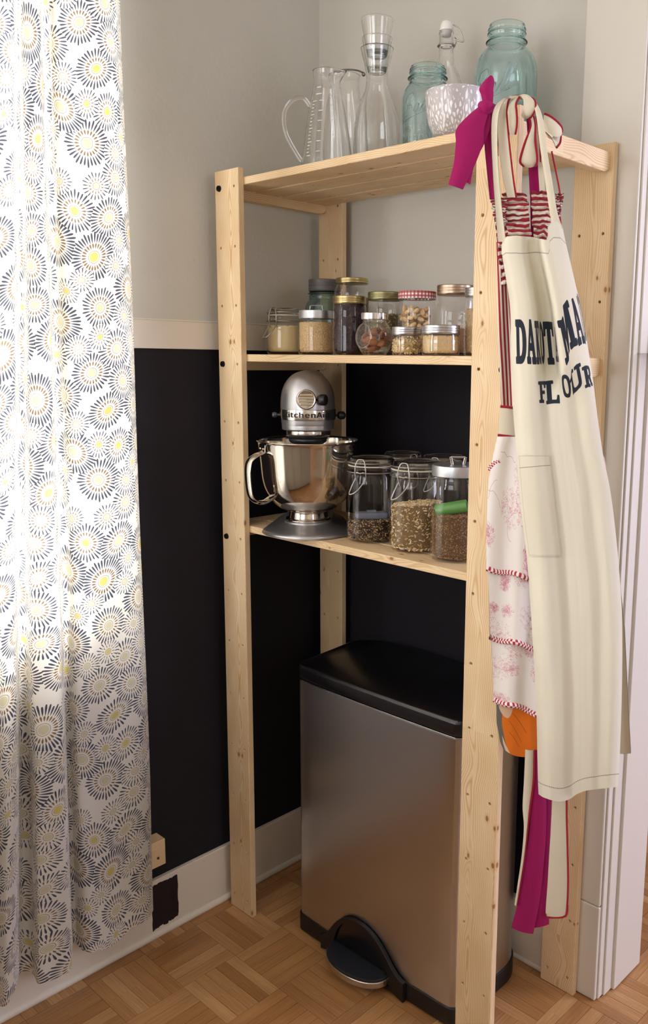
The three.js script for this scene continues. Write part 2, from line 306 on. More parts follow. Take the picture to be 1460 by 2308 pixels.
// ---------------------------------------------------------------- shelving unit
const PW = 0.0806, PT = 0.0148, SW = 0.7813, SD = 0.298, PH = 1.71, HC = 0.0494;
const holeY = [1.6743, 1.5526, 1.4307, 1.307, 1.1809, 1.0496, 0.922, 0.7953, 0.6751, 0.5481, 0.4223, 0.2947, 0.1673, 0.0349];
const TOPS = [1.693, 1.3285, 0.9525];
{
  const unit = thing('shelving_unit', 'tall pine shelving unit with slatted boards and drilled posts standing in the room corner', 'shelf');
  const post = () => {
    const s = new THREE.Shape(), b = 0.0015; s.moveTo(-PW / 2 + b, b); s.lineTo(PW / 2 - b, b); s.lineTo(PW / 2 - b, PH - b); s.lineTo(-PW / 2 + b, PH - b); s.closePath();
    for (const y of holeY) for (const k of [-1, 1]) { const h = new THREE.Path(); h.absarc(k * HC / 2, y, 0.0041, 0, Math.PI * 2, true); s.holes.push(h); }
    const g = new THREE.ExtrudeGeometry(s, { depth: PT - 2 * b, bevelEnabled: true, bevelThickness: b, bevelSize: b, bevelSegments: 2, curveSegments: 8 });
    const k = woodCount++; return boardUV(g.translate(0, 0, b - PT), 1, 0.115, 0.95, k * 0.37 + 0.31, k * 0.29);
  };
  const steel = std({ color: 0x1a1a1e, metalness: 0.7, roughness: 0.45 });
  const bolt = merge([move(new THREE.CylinderGeometry(0.0058, 0.0066, 0.004, 20).rotateX(Math.PI / 2), 0, 0, 0.002), move(new THREE.CylinderGeometry(0.0032, 0.0032, 0.0014, 6).rotateX(Math.PI / 2), 0, 0, 0.0044)]);
  let n = 0;
  for (const [x, front] of [[PW / 2, 1], [SW - PW / 2, 1], [PW / 2, 0], [SW - PW / 2, 0]]) {
    const p = part('post', post(), pineMat[[0, 1, 2, 3][n++]], unit); p.position.set(x, 0, front ? 0 : -SD);
    if (front) for (const i of [0, 3, 6]) part('bolt', bolt, steel, p, 'dark steel bolt').position.set((x < 0.4 ? -1 : 1) * HC / 2, holeY[i], 0);
  }
  // cleats run from front post to back post along both ends; the slats are housed between them
  const ct = 0.022, ch = 0.0330, st = 0.0155, zf = -PT - 0.0004, zb = -SD + 0.0004;
  for (const top of TOPS) {
    for (const x of [0.004 + ct / 2, SW - 0.0085 - ct / 2]) {
      const len = zf - zb, s = new THREE.Shape(), r = 0.012; // underside rounded at both ends
      s.moveTo(0, 0); s.lineTo(len, 0); s.lineTo(len, -ch + r); s.quadraticCurveTo(len, -ch, len - r * 1.6, -ch); s.lineTo(r * 1.6, -ch); s.quadraticCurveTo(0, -ch, 0, -ch + r); s.closePath();
      const g = new THREE.ExtrudeGeometry(s, { depth: ct - 0.002, bevelEnabled: true, bevelThickness: 0.001, bevelSize: 0.001, bevelSegments: 1, curveSegments: 6 });
      g.rotateY(-Math.PI / 2).translate(x + ct / 2 - 0.001, top - 0.0010, zb); // the shape's x becomes z
      const k = woodCount++; part('cleat', boardUV(g, 2, 0.11, 0.95, k * 0.41, k * 0.23), pineMat[k % 4], unit);
    }
    const slats = 4, gap = 0.009, w = (zf - zb - gap * (slats - 1)) / slats;
    for (let i = 0; i < slats; i++) {
      const g = woodBoard(SW - 0.0125 - 2 * ct - 0.001, st, w, 0, 0.0018);
      part('slat', move(g, SW / 2 - 0.0022, top - st / 2, zf - w / 2 - i * (w + gap)), pineMat[(i + Math.round(top * 10)) % 4], unit);
    }
  }
}

// ---------------------------------------------------------------- pedal bin
{
  const x0 = 0.190, x1 = 0.658, z0 = -0.306, z1 = -0.050, cx = (x0 + x1) / 2, w = x1 - x0, d = z1 - z0;
  const bin = thing('pedal_bin', 'brushed steel rectangular pedal bin with black lid standing under the lowest shelf', 'bin', [cx, 0, z1]);
  const brushed = dataTexture(512, 64, (() => { const a = noise2(201, 512), b = noise2(202, 64); return (x, y) => { const v = 128 + 60 * (a(x * 512, y * 2) - 0.5) + 20 * (b(x * 30, y * 30) - 0.5); return [v, v, v]; }; })(), false, 1, 1);
  const steel = phys({ color: 0xc4c4c6, metalness: 1, roughness: 0.34, roughnessMap: dataTexture(256, 64, (() => { const a = noise2(203, 256); return (x, y) => { const v = 225 + 24 * (a(x * 256, y * 3) - 0.5); return [v, v, v]; }; })(), false, 2, 1), bumpMap: brushed, bumpScale: 0.00003, anisotropy: 0.55 });
  const black = phys({ color: 0x0d0c10, roughness: 0.28, clearcoat: 0.3, clearcoatRoughness: 0.2 });
  const dark = std({ color: 0x120c0c, roughness: 0.5 });
  // plan outline: nearly flat front, rounded back corners, small front corners
  const plan = (inset, hw = w / 2) => {
    const a = hw - inset, b = d - inset, f = inset, rb = 0.085, rf = 0.022, s = new THREE.Shape();
    s.moveTo(-a + rf, f); s.quadraticCurveTo(0, f - 0.006, a - rf, f); s.quadraticCurveTo(a, f, a, f + rf); s.lineTo(a, b - rb); s.bezierCurveTo(a, b - rb * 0.4, a - rb * 0.4, b, a - rb, b);
    s.lineTo(-a + rb, b); s.bezierCurveTo(-a + rb * 0.4, b, -a, b - rb * 0.4, -a, b - rb); s.lineTo(-a, f + rf); s.quadraticCurveTo(-a, f, -a + rf, f); return s;
  };
  // shape y grows towards the back: stand it up so that z = -y
  const solid = (s, y0, y1, bev) => move(new THREE.ExtrudeGeometry(s, { depth: y1 - y0 - 2 * bev, bevelEnabled: bev > 0, bevelThickness: bev, bevelSize: bev, bevelOffset: -bev, bevelSegments: 3, curveSegments: 14 }).rotateX(-Math.PI / 2), 0, y0 + bev, 0);
  const bodyG = toCreasedNormals(solid(plan(0.001), 0.040, 0.6135, 0.0), 0.6);
  { const p = bodyG.attributes.position, uv = bodyG.attributes.uv; for (let i = 0; i < p.count; i++) uv.setXY(i, (p.getX(i) - p.getZ(i)) * 2, p.getY(i) * 2); }
  part('body', bodyG, steel, bin);
  part('rim', toCreasedNormals(solid(plan(0.0018), 0.6135, 0.6165, 0.001), 0.5), std({ color: 0xc9ccd0, metalness: 1, roughness: 0.2 }), bin);
  const lidG = solid(plan(0.0), 0.6175, 0.6500, 0.006);
  { const p = lidG.attributes.position; for (let i = 0; i < p.count; i++) if (p.getY(i) > 0.64) { const zz = -p.getZ(i) / d; p.setY(i, p.getY(i) + 0.012 * Math.sin(Math.PI * clamp(zz)) + 0.004 * zz); } }
  part('lid', toCreasedNormals(lidG, 0.6), black, bin, 'glossy black lid');
  // base ring, cut away under the pedal
  part('base', toCreasedNormals(merge([solid(plan(-0.0016), 0.004, 0.0445, 0.002)]), 0.5), dark, bin, 'black plastic base ring');
  // pedal recess: an arched black shroud on the front
  const arch = new THREE.Shape(); const px = -0.022;
  arch.moveTo(px - 0.118, 0.004); arch.lineTo(px - 0.118, 0.036); arch.bezierCurveTo(px - 0.088, 0.040, px - 0.078, 0.118, px - 0.008, 0.121); arch.bezierCurveTo(px + 0.075, 0.124, px + 0.085, 0.05, px + 0.13, 0.044); arch.lineTo(px + 0.13, 0.003); arch.lineTo(px + 0.098, 0.010); arch.lineTo(px - 0.086, 0.012); arch.closePath();
  const inner = new THREE.Path(); inner.moveTo(px - 0.080, 0.018); inner.bezierCurveTo(px - 0.070, 0.105, px - 0.03, 0.110, px - 0.004, 0.110); inner.bezierCurveTo(px + 0.060, 0.108, px + 0.078, 0.05, px + 0.092, 0.018); inner.closePath(); arch.holes.push(inner);
  part('shroud', move(new THREE.ExtrudeGeometry(arch, { depth: 0.007, bevelEnabled: true, bevelThickness: 0.0015, bevelSize: 0.0015, bevelSegments: 2, curveSegments: 20 }), 0, 0, 0.0045), dark, bin, 'black arched pedal surround');
  const cup = new THREE.Shape(inner.getPoints(24));
  part('recess', move(new THREE.ExtrudeGeometry(cup, { depth: 0.004, bevelEnabled: false }), 0, 0, 0.0035), black, bin, 'glossy black pedal recess');
  // pedal: a half-moon plate with a steel edge
  const half = (rx, rz) => { const s = new THREE.Shape(); s.moveTo(-rx, 0); for (let i = 0; i <= 30; i++) { const t = Math.PI * i / 30; s.lineTo(-rx * Math.cos(t), -rz * Math.pow(Math.sin(t), 0.8)); } s.closePath(); return s; };
  const ped = part('pedal', move(new THREE.ExtrudeGeometry(half(0.084, 0.058), { depth: 0.010, bevelEnabled: true, bevelThickness: 0.002, bevelSize: 0.002, bevelSegments: 3, curveSegments: 24 }).rotateX(-Math.PI / 2), px + 0.004, 0.024, 0.0085), std({ color: 0xc8c2bb, metalness: 1, roughness: 0.25 }), bin, 'chrome half-moon pedal');
  part('pad', move(new THREE.ExtrudeGeometry(half(0.082, 0.056), { depth: 0.003, bevelEnabled: true, bevelThickness: 0.0015, bevelSize: 0.0015, bevelSegments: 2, curveSegments: 24 }).rotateX(-Math.PI / 2), px + 0.004, 0.0365, 0.0085), std({ color: 0x1c1d24, roughness: 0.45 }), ped, 'black rubber pad');
}
// ---------------------------------------------------------------- curtain
{
  // printed cotton: seed-head discs of dark and brown teardrops round a yellow centre
  const S = 2048, TILE = 0.62;
  const tex = canvasTexture(S, S, (g) => {
    g.fillStyle = '#efe9de'; g.fillRect(0, 0, S, S);
    const r = rng(19), put = [];
    const drop = (cx, cy, a, r0, r1, w, col) => { g.save(); g.translate(cx, cy); g.rotate(a); g.fillStyle = col; g.beginPath(); g.moveTo(r0, 0); g.quadraticCurveTo(lerp(r0, r1, 0.75), -w * 1.1, r1, -w * 0.45); g.arc(r1 - w * 0.15, 0, w * 0.55, -1.2, 1.2); g.quadraticCurveTo(lerp(r0, r1, 0.75), w * 1.1, r0, 0); g.fill(); g.restore(); };
    const flower = (x, y, R, q, yel) => {
      for (const ox of [-S, 0, S]) for (const oy of [-S, 0, S]) {
        const cx = x + ox, cy = y + oy; if (cx < -R * 1.2 || cx > S + R * 1.2 || cy < -R * 1.2 || cy > S + R * 1.2) continue;
        g.save(); g.translate(cx, cy); g.rotate(q * 6.28); g.scale(1, 0.80 + 0.2 * q); g.rotate(-q * 3);
        g.fillStyle = '#efe9de'; g.beginPath(); g.arc(0, 0, R * 0.95, 0, 7); g.fill();
        const n = Math.round(R / 4.1);
        for (let i = 0; i < n; i++) { const a = i / n * 6.2832; drop(0, 0, a, R * 0.54, R * (0.96 + 0.05 * Math.sin(i * 2.3)), R * 0.056, '#474955'); }
        const m = Math.round(n * 0.62);
        for (let i = 0; i < m; i++) { const a = (i + 0.3) / m * 6.2832; drop(0, 0, a, R * 0.33, R * 0.53, R * 0.05, '#866a4c'); }
        g.fillStyle = yel ? '#dcc976' : '#d9d0ac'; g.beginPath(); g.arc(0, 0, R * 0.2, 0, 7); g.fill();
        g.strokeStyle = '#7d7466'; g.lineWidth = 2.5; g.beginPath(); g.arc(0, 0, R * 0.25, 0, 7); g.stroke();
        g.restore();
      }
    };
    const near = (x, y, R, f) => put.every(([a, b, c]) => { let dx = Math.abs(a - x), dy = Math.abs(b - y); dx = Math.min(dx, S - dx); dy = Math.min(dy, S - dy); return Math.hypot(dx, dy) > (R + c) * f; });
    for (let pass = 0; pass < 2; pass++) for (let k = 0; k < 1500; k++) {
      const R = lerp(pass ? 80 : 110, pass ? 130 : 165, r()), x = r() * S, y = r() * S, q = r(), yel = r() < 0.42;
      if (near(x, y, R, pass ? 0.66 : 0.80)) { put.push([x, y, R]); flower(x, y, R, q, yel); }
    }
  });
  tex.repeat.set(1 / TILE, 1 / TILE);
  const weave = dataTexture(256, 256, (() => { const a = noise2(41, 256); return (x, y) => { const v = 128 + 50 * Math.sin(x * 256 * 1.57) * Math.sin(y * 256 * 1.57) + 40 * (a(x * 256, y * 256) - 0.5); return [v, v, v]; }; })(), false, 14, 14);
  const mat = phys({ map: tex, roughness: 1, transmission: 0.42, thickness: 0, bumpMap: weave, bumpScale: 0.0003, side: THREE.DoubleSide });
  // folds: [pixel column at the top, at the hem, distance from the wall]; farther ones are outside the frame
  const K = [[272, 347, 0.016], [262, 330, 0.040], [240, 300, 0.050], [205, 266, 0.046], [160, 225, 0.034], [118, 190, 0.030], [108, 172, 0.008], [97, 161, 0.012], [91, 152, 0.056], [72, 118, 0.060], [56, 80, 0.050], [49, 62, 0.012], [44, 40, 0.010], [37, 26, 0.058], [10, 2, 0.062], [-20, -30, 0.03]];
  const topZ = [], botZ = [];
  for (const [a, b, x] of K) { topZ.push([atX(a, 0, x).z, x]); botZ.push([atX(b, 2080, x).z, x]); }
  let zt = topZ[topZ.length - 1][0], zb = botZ[botZ.length - 1][0];
  for (let i = 0; i < 34; i++) { zt += 0.0215; zb += 0.0215; const x = 0.035 + 0.026 * Math.sin(i * 1.05 + 0.4); topZ.push([zt, x]); botZ.push([zb, x]); }
  const n = topZ.length, cT = new THREE.SplineCurve(topZ.map(([z, x]) => new THREE.Vector2(z, x))), cB = new THREE.SplineCurve(botZ.map(([z, x]) => new THREE.Vector2(z, x)));
  const Y1 = 2.30, wob = noise2(44, 32);
  const hem = (s) => 0.093 + 0.020 * Math.sin(s * 55) * 0.4 + 0.012 * wob(s * 30, 2);
  const f = (s, t) => {
    const a = cT.getPoint(s), b = cB.getPoint(s), y = lerp(Y1, hem(s), t), k = clamp((2.0 - y) / 1.9, -0.2, 1), w = 0.010 * (wob(s * 14, t * 5) - 0.5) * smooth(0, 0.3, t);
    return V3(clamp(lerp(a.y, b.y, k) + w + 0.006 * smooth(0.7, 1, t) * Math.sin(s * 90), 0.004, 1) + (t < 0.04 ? 0 : 0), y, lerp(a.x, b.x, k) + 0.004 * (wob(s * 9 + 4, t * 6) - 0.5));
  };
  // arc length across at mid height gives the print its true scale
  const N = 420, L = [0]; for (let i = 1; i <= N; i++) L.push(L[i - 1] + f(i / N, 0.5).distanceTo(f((i - 1) / N, 0.5)));
  const uvf = (s, t) => [L[Math.round(s * N)], (1 - t) * (Y1 - 0.1)];
  const g = cloth(f, N, 90, uvf, 0.0006);
  // a sheet lets light through once, so only its outer face is kept
  { const half = g.attributes.position.count / 2, idx = [...g.index.array].filter((_, i, a) => { const k = i - (i % 3); return a[k] < half && a[k + 1] < half && a[k + 2] < half; }); g.setIndex(idx); }
  const cur = thing('curtain', 'white cotton window curtain printed with seed-head discs hanging in folds over the left wall', 'curtain', [0, 0, 0]);
  part('panel', g, mat, cur);
  const pole = thing('curtain_pole', 'dark metal curtain pole above the window, outside the photo', 'pole', [0.035, 2.335, 0.75]);
  const iron = std({ color: 0x26221f, metalness: 0.8, roughness: 0.5 });
  part('rod', new THREE.CylinderGeometry(0.011, 0.011, 1.3, 20).rotateX(Math.PI / 2), iron, pole);
  for (const z of [-0.58, 0.58]) part('bracket', merge([move(new THREE.CylinderGeometry(0.006, 0.006, 0.06, 12).rotateZ(Math.PI / 2), -0.04, 0, z), move(new THREE.CylinderGeometry(0.02, 0.02, 0.006, 20).rotateZ(Math.PI / 2), -0.068, 0, z)]), iron, pole);
  for (let i = 0; i < 12; i++) part('ring', move(new THREE.TorusGeometry(0.02, 0.002, 8, 24), 0, -0.006, -0.52 + i * 0.09), iron, pole);
  // small block of bare wood screwed to the wall beside the hem
  const blk = thing('wood_block', 'small block of bare wood on the black wall beside the curtain hem', 'block', [XW, 0.1875, 0.176]);
  part('block', boardUV(move(new RoundedBoxGeometry(0.036, 0.062, 0.075, 2, 0.002), 0.018, 0.031, 0.0375), 2, 0.11, 0.95, 0.2, 0.4), pineMat[1], blk);
  part('screw', move(new THREE.CylinderGeometry(0.003, 0.003, 0.002, 12).rotateZ(Math.PI / 2), 0.0365, 0.022, 0.020), std({ color: 0x6a5a44, metalness: 0.8, roughness: 0.5 }), blk);
}
// ---------------------------------------------------------------- glassware of the top shelf
const clear = phys({ color: 0xffffff, transmission: 1, thickness: 0.01, roughness: 0.0, ior: 1.5, attenuationColor: new THREE.Color(0.86, 0.92, 0.90), attenuationDistance: 0.25 });
const aqua = phys({ color: 0xffffff, transmission: 1, thickness: 0.01, roughness: 0.0, ior: 1.5, attenuationColor: new THREE.Color(0.30, 0.68, 0.70), attenuationDistance: 0.019 });
const chrome = std({ color: 0xd5d5d8, metalness: 1, roughness: 0.12 });
const wire = std({ color: 0xb9b6b0, metalness: 1, roughness: 0.28 });
const T0 = TOPS[0] + 0.0003, T1 = TOPS[1] + 0.0003, T2 = TOPS[2] + 0.0003;
const toCam = (x, z) => Math.atan2(CAM.x - x, CAM.z - z);   // yaw that turns +z towards the viewpoint
// outer profile of a screw-neck preserving jar: body radius R, height h, neck radius n
function masonProfile(R, h, n) {
  return [[0, 0.003], [R * 0.6, 0.002], [R * 0.86, 0.0], [R * 0.96, 0.006], [R, 0.018], [R, h * 0.40], [R, h * 0.60], [R * 0.975, h * 0.68], [R * 0.90, h * 0.745], [R * 0.78, h * 0.795], [n * 1.02, h * 0.83], [n * 0.97, h * 0.848], [n * 1.03, h * 0.860], [n * 1.11, h * 0.872], [n * 1.03, h * 0.884], [n * 0.97, h * 0.90], [n * 1.0, h * 0.925], [n * 1.03, h * 0.935], [n * 0.975, h * 0.95], [n * 1.01, h * 0.965], [n * 0.96, h * 0.985], [n * 0.94, h]];
}
// raised lettering drawn as strokes on a cylinder of radius R; a0 is the yaw of the middle
const SCRIPT = { // joined script capital and three small letters, in units of the lettering height
  strokes: [
    [[0.22, 0.92], [0.18, 0.5], [0.1, 0.08], [-0.02, -0.06]], [[0.02, 0.74], [0.12, 0.96], [0.42, 1.05], [0.56, 0.86], [0.42, 0.62], [0.22, 0.54], [0.48, 0.48], [0.58, 0.26], [0.40, 0.05], [0.14, 0.06]],
    [[0.98, 0.40], [0.84, 0.46], [0.72, 0.28], [0.76, 0.08], [0.90, 0.12], [1.0, 0.40], [0.98, 0.12], [1.06, 0.06], [1.18, 0.3]],
    [[1.16, 0.2], [1.36, 0.76], [1.42, 1.0], [1.32, 0.98], [1.24, 0.5], [1.22, 0.12], [1.32, 0.08], [1.42, 0.26]],
    [[1.40, 0.22], [1.60, 0.80], [1.66, 1.04], [1.56, 1.0], [1.48, 0.5], [1.46, 0.12], [1.56, 0.06], [1.74, 0.30]],
    [[-0.1, -0.16], [0.6, -0.12], [1.3, -0.02], [1.9, 0.18]]],
};
function embossed(R, y, size, a0, slant = 0.22) {
  return merge(SCRIPT.strokes.map((st) => tube(st.map(([x, q]) => { const X = (x - 0.85 + slant * q) * size, a = a0 + X / R; return V3(Math.sin(a) * R, y + (q + 0.16 * x) * size, Math.cos(a) * R); }), size * 0.028, 40, 6)));
}
const font = await new FontLoader().loadAsync('fonts/droid/droid_sans_bold.typeface.json');
const serif = await new FontLoader().loadAsync('fonts/droid/droid_serif_bold.typeface.json');
function wrapText(text, f, size, depth, R, y, a0, sx = 1) {
  const g = new TextGeometry(text, { font: f, size, depth, curveSegments: 4, bevelEnabled: false }); g.computeBoundingBox();
  const w = g.boundingBox.max.x, p = g.attributes.position;
  for (let i = 0; i < p.count; i++) { const a = a0 + (p.getX(i) - w / 2) * sx / R, r = R + p.getZ(i); p.setXYZ(i, Math.sin(a) * r, y + p.getY(i), Math.cos(a) * r); }
  g.computeVertexNormals(); return g;
}
{ // big jar
  const x = 0.594, z = -0.220, R = 0.0575, h = 0.230, t = thing('preserving_jar', 'largest empty aqua glass preserving jar with raised script, behind the pink ribbon', 'jar', [x, T0, z], toCam(x, z));
  part('glass', glassShell(masonProfile(R, h, 0.0345), 0.0034, 0.006), aqua, t);
  part('script', embossed(R, h * 0.40, 0.046, -0.50), aqua, t, 'raised script lettering');
}
{ // quart jar
  const x = 0.487, z = -0.125, R = 0.0468, h = 0.158, t = thing('preserving_jar', 'smaller empty aqua glass preserving jar standing directly behind the grey bowl', 'jar', [x, T0, z], toCam(x, z));
  part('glass', glassShell(masonProfile(R, h, 0.0335), 0.0032, 0.006), aqua, t);
  part('script', embossed(R, h * 0.40, 0.036, -0.50), aqua, t, 'raised script lettering');
  part('lettering', merge([wrapText('PERFECT', font, 0.011, 0.0007, R - 0.0002, h * 0.235, -0.5, 1.0), wrapText('MASON', font, 0.012, 0.0007, R - 0.0002, h * 0.12, -0.5, 1.1)]), aqua, t, 'raised capital lettering');
}
{ // graduated jug: cone with a spout, thin loop handle, white scale
  const x = 0.238, z = -0.105, t = thing('glass_jug', 'conical clear glass jug with a white measuring scale and thin looped handle', 'jug', [x, T0, z], toCam(x, z));
  const prof = [[0, 0.001], [0.035, 0.0], [0.050, 0.004], [0.0525, 0.014], [0.0505, 0.035], [0.0440, 0.085], [0.0370, 0.130], [0.0305, 0.165], [0.0275, 0.184], [0.0268, 0.196], [0.0275, 0.206], [0.0288, 0.214]];
  const g = glassShell(prof, 0.0022, 0.004);
  { const p = g.attributes.position; for (let i = 0; i < p.count; i++) { const y = p.getY(i); if (y > 0.19) { const px = p.getX(i), pz = p.getZ(i), a = Math.atan2(px, pz), k = smooth(0.19, 0.214, y) * Math.exp(-Math.pow((a - 1.35) / 0.32, 2)); p.setX(i, px + 0.010 * k); } } g.computeVertexNormals(); }
  g.scale(1, 0.91, 1); part('glass', g, clear, t);
  part('handle', tube([V3(-0.0345, 0.128, 0), V3(-0.048, 0.143, 0), V3(-0.070, 0.138, 0), V3(-0.086, 0.112, 0.002), V3(-0.083, 0.075, 0.002), V3(-0.064, 0.040, 0), V3(-0.0520, 0.022, 0)], 0.0042, 60, 12), clear, t, 'thin clear loop handle');
  const enamel = std({ color: 0xf3f1ea, roughness: 0.6 }), marks = [];
  const rAt = (y) => stable(prof.slice(3).map(([r, yy]) => [yy * 0.91, r]), y);
  for (let i = 0; i < 17; i++) {
    const y = 0.026 + i * 0.0066, a0 = -0.92, long = i % 4 === 0;
    for (const [aa, len] of [[a0, long ? 0.010 : 0.006], [a0 + 0.46, i % 3 === 1 ? 0.0085 : 0]]) { if (!len) continue; const R = rAt(y) + 0.0003, pts = []; for (let k = 0; k <= 4; k++) { const a = aa + (k / 4) * len / R; pts.push(V3(Math.sin(a) * R, y, Math.cos(a) * R)); } marks.push(tube(pts, 0.00095, 6, 5)); }
  }
  for (const [i, w] of [[18, 0.012], [20, 0.009]]) { const y = 0.026 + i * 0.0066, R = rAt(y) + 0.0003, pts = []; for (let k = 0; k <= 4; k++) { const a = -0.72 + (k / 4) * w / R; pts.push(V3(Math.sin(a) * R, y, Math.cos(a) * R)); } marks.push(tube(pts, 0.0012, 6, 5)); }
  part('scale', merge(marks), enamel, t, 'white printed measuring scale');
}
{ // jug with a wire clip behind
  const x = 0.185, z = -0.205, t = thing('glass_jug', 'plain clear glass jug with a metal wire clip at the rim, behind the measuring jug', 'jug', [x, T0, z], toCam(x, z));
  const prof = [[0, 0.001], [0.036, 0], [0.046, 0.006], [0.048, 0.02], [0.0475, 0.07], [0.045, 0.12], [0.039, 0.165], [0.0335, 0.19], [0.031, 0.205], [0.032, 0.222], [0.0335, 0.230]].map(([r, y]) => [r, y * 0.955]);
  part('glass', glassShell(prof, 0.0022, 0.005), clear, t);
  part('clip', merge([tube([V3(-0.022, 0.2185, 0.028), V3(0.0, 0.2215, 0.036), V3(0.024, 0.2235, 0.029), V3(0.040, 0.2245, 0.010)], 0.0018, 30, 8), move(new THREE.SphereGeometry(0.0042, 14, 10), 0.040, 0.2215, 0.010), move(new THREE.SphereGeometry(0.0036, 14, 10), 0.001, 0.2185, 0.0365)]), std({ color: 0x8e8a84, metalness: 1, roughness: 0.3 }), t, 'dark metal wire clip');
}
{ // carafe with two tumblers in its mouth
  const x = 0.367, z = -0.115, t = thing('glass_carafe', 'tall clear glass carafe with a pinched neck, two tumblers stacked in its mouth', 'carafe', [x, T0, z], toCam(x, z));
  part('glass', glassShell([[0, 0.001], [0.034, 0], [0.0435, 0.005], [0.0450, 0.018], [0.0450, 0.055], [0.0425, 0.085], [0.0365, 0.112], [0.0280, 0.138], [0.0225, 0.156], [0.0205, 0.170], [0.0215, 0.184], [0.0250, 0.203], [0.0295, 0.222], [0.0318, 0.232]].map(([r, y]) => [r, y * 0.915]), 0.0024, 0.005), clear, t);
  const tum = (y, r0, r1, h, label) => { const o = thing('glass_tumbler', label, 'tumbler', [x, T0 + y, z]); part('glass', glassShell([[0, 0.0005], [r0 * 0.8, 0], [r0, 0.003], [lerp(r0, r1, 0.35), h * 0.35], [lerp(r0, r1, 0.7), h * 0.7], [r1, h]], 0.0016, 0.006, 48), clear, o); };
  tum(0.1685, 0.0178, 0.0292, 0.062, 'lower of two clear glass tumblers stacked in the carafe mouth');
  tum(0.1975, 0.0192, 0.0310, 0.066, 'upper of two clear glass tumblers stacked on the carafe');
}
{ // swing-top bottle
  const x = 0.455, z = -0.215, t = thing('swing_top_bottle', 'clear glass bottle with a white swing stopper and wire bail, behind the smaller aqua jar', 'bottle', [x, T0, z], toCam(x, z));
  part('glass', glassShell([[0, 0.001], [0.028, 0], [0.036, 0.006], [0.037, 0.03], [0.037, 0.13], [0.034, 0.155], [0.0255, 0.178], [0.0175, 0.196], [0.0148, 0.212], [0.0142, 0.226], [0.0160, 0.2295], [0.0160, 0.234], [0.0140, 0.237], [0.0138, 0.252], [0.0150, 0.255], [0.0142, 0.259]], 0.0026, 0.006), clear, t); t.scale.set(1, 0.965, 1);
  part('stopper', merge([lathe([[0, 0.250], [0.0095, 0.250], [0.0095, 0.258], [0.0128, 0.2605], [0.0125, 0.268], [0.0105, 0.2755], [0.006, 0.279], [0, 0.2795]], 28)]), std({ color: 0xf2f0ec, roughness: 0.25 }), t, 'white porcelain stopper');
  part('bail', merge([tube([V3(0.0125, 0.272, 0), V3(0.024, 0.262, 0.004), V3(0.033, 0.242, 0.006), V3(0.030, 0.238, 0.006), V3(0.0165, 0.243, 0.004)], 0.0013, 30, 8), tube([V3(0.0165, 0.232, 0), V3(0.019, 0.241, 0.004), V3(0.0165, 0.248, 0)], 0.0012, 16, 8), new THREE.TorusGeometry(0.0165, 0.0012, 8, 40).rotateX(Math.PI / 2).translate(0, 0.232, 0)]), wire, t, 'wire bail');
}
{ // bowl with a pale flower-petal print
  const x = 0.597, z = -0.075, t = thing('bowl', 'grey and white flower-patterned ceramic bowl on the top shelf beside the pink ribbon', 'bowl', [x, T0, z], toCam(x, z));
  const print = canvasTexture(1024, 512, (g, w, h) => {
    g.fillStyle = '#eeebea'; g.fillRect(0, 0, w, h); const r = rng(8); g.lineCap = 'round';
    for (let k = 0; k < 27; k++) { const cx = (k % 9) * 114 + (Math.floor(k / 9) % 2) * 57, cy = 60 + Math.floor(k / 9) * 170, R = 88 + 14 * r();
      for (const ox of [0, -w, w]) for (let ring = 0; ring < 3; ring++) { const n = 7 + ring * 3, rr = R * (0.28 + ring * 0.32); for (let i = 0; i < n; i++) { const a = i / n * 6.283 + ring; g.strokeStyle = '#b3aeb0'; g.lineWidth = 8; g.beginPath(); g.ellipse(cx + ox + Math.cos(a) * rr, cy + Math.sin(a) * rr, R * 0.19, R * 0.12, a, 0, 6.283); g.stroke(); } } }
  });
  const prof = [[0, 0], [0.026, 0], [0.028, 0.004], [0.0275, 0.007], [0.038, 0.014], [0.0475, 0.030], [0.0520, 0.050], [0.0545, 0.079], [0.0540, 0.0812], [0.0525, 0.080], [0.0498, 0.050], [0.045, 0.031], [0.035, 0.017], [0, 0.011]];
  const c = new THREE.SplineCurve(prof.map(([r, y]) => new THREE.Vector2(r, y)));
  part('bowl', new THREE.LatheGeometry(c.getPoints(60).map((p) => new THREE.Vector2(Math.max(p.x, 1e-5), Math.max(0, p.y))), 64), phys({ map: print, roughness: 0.3, clearcoat: 0.6, clearcoatRoughness: 0.12 }), t);
}
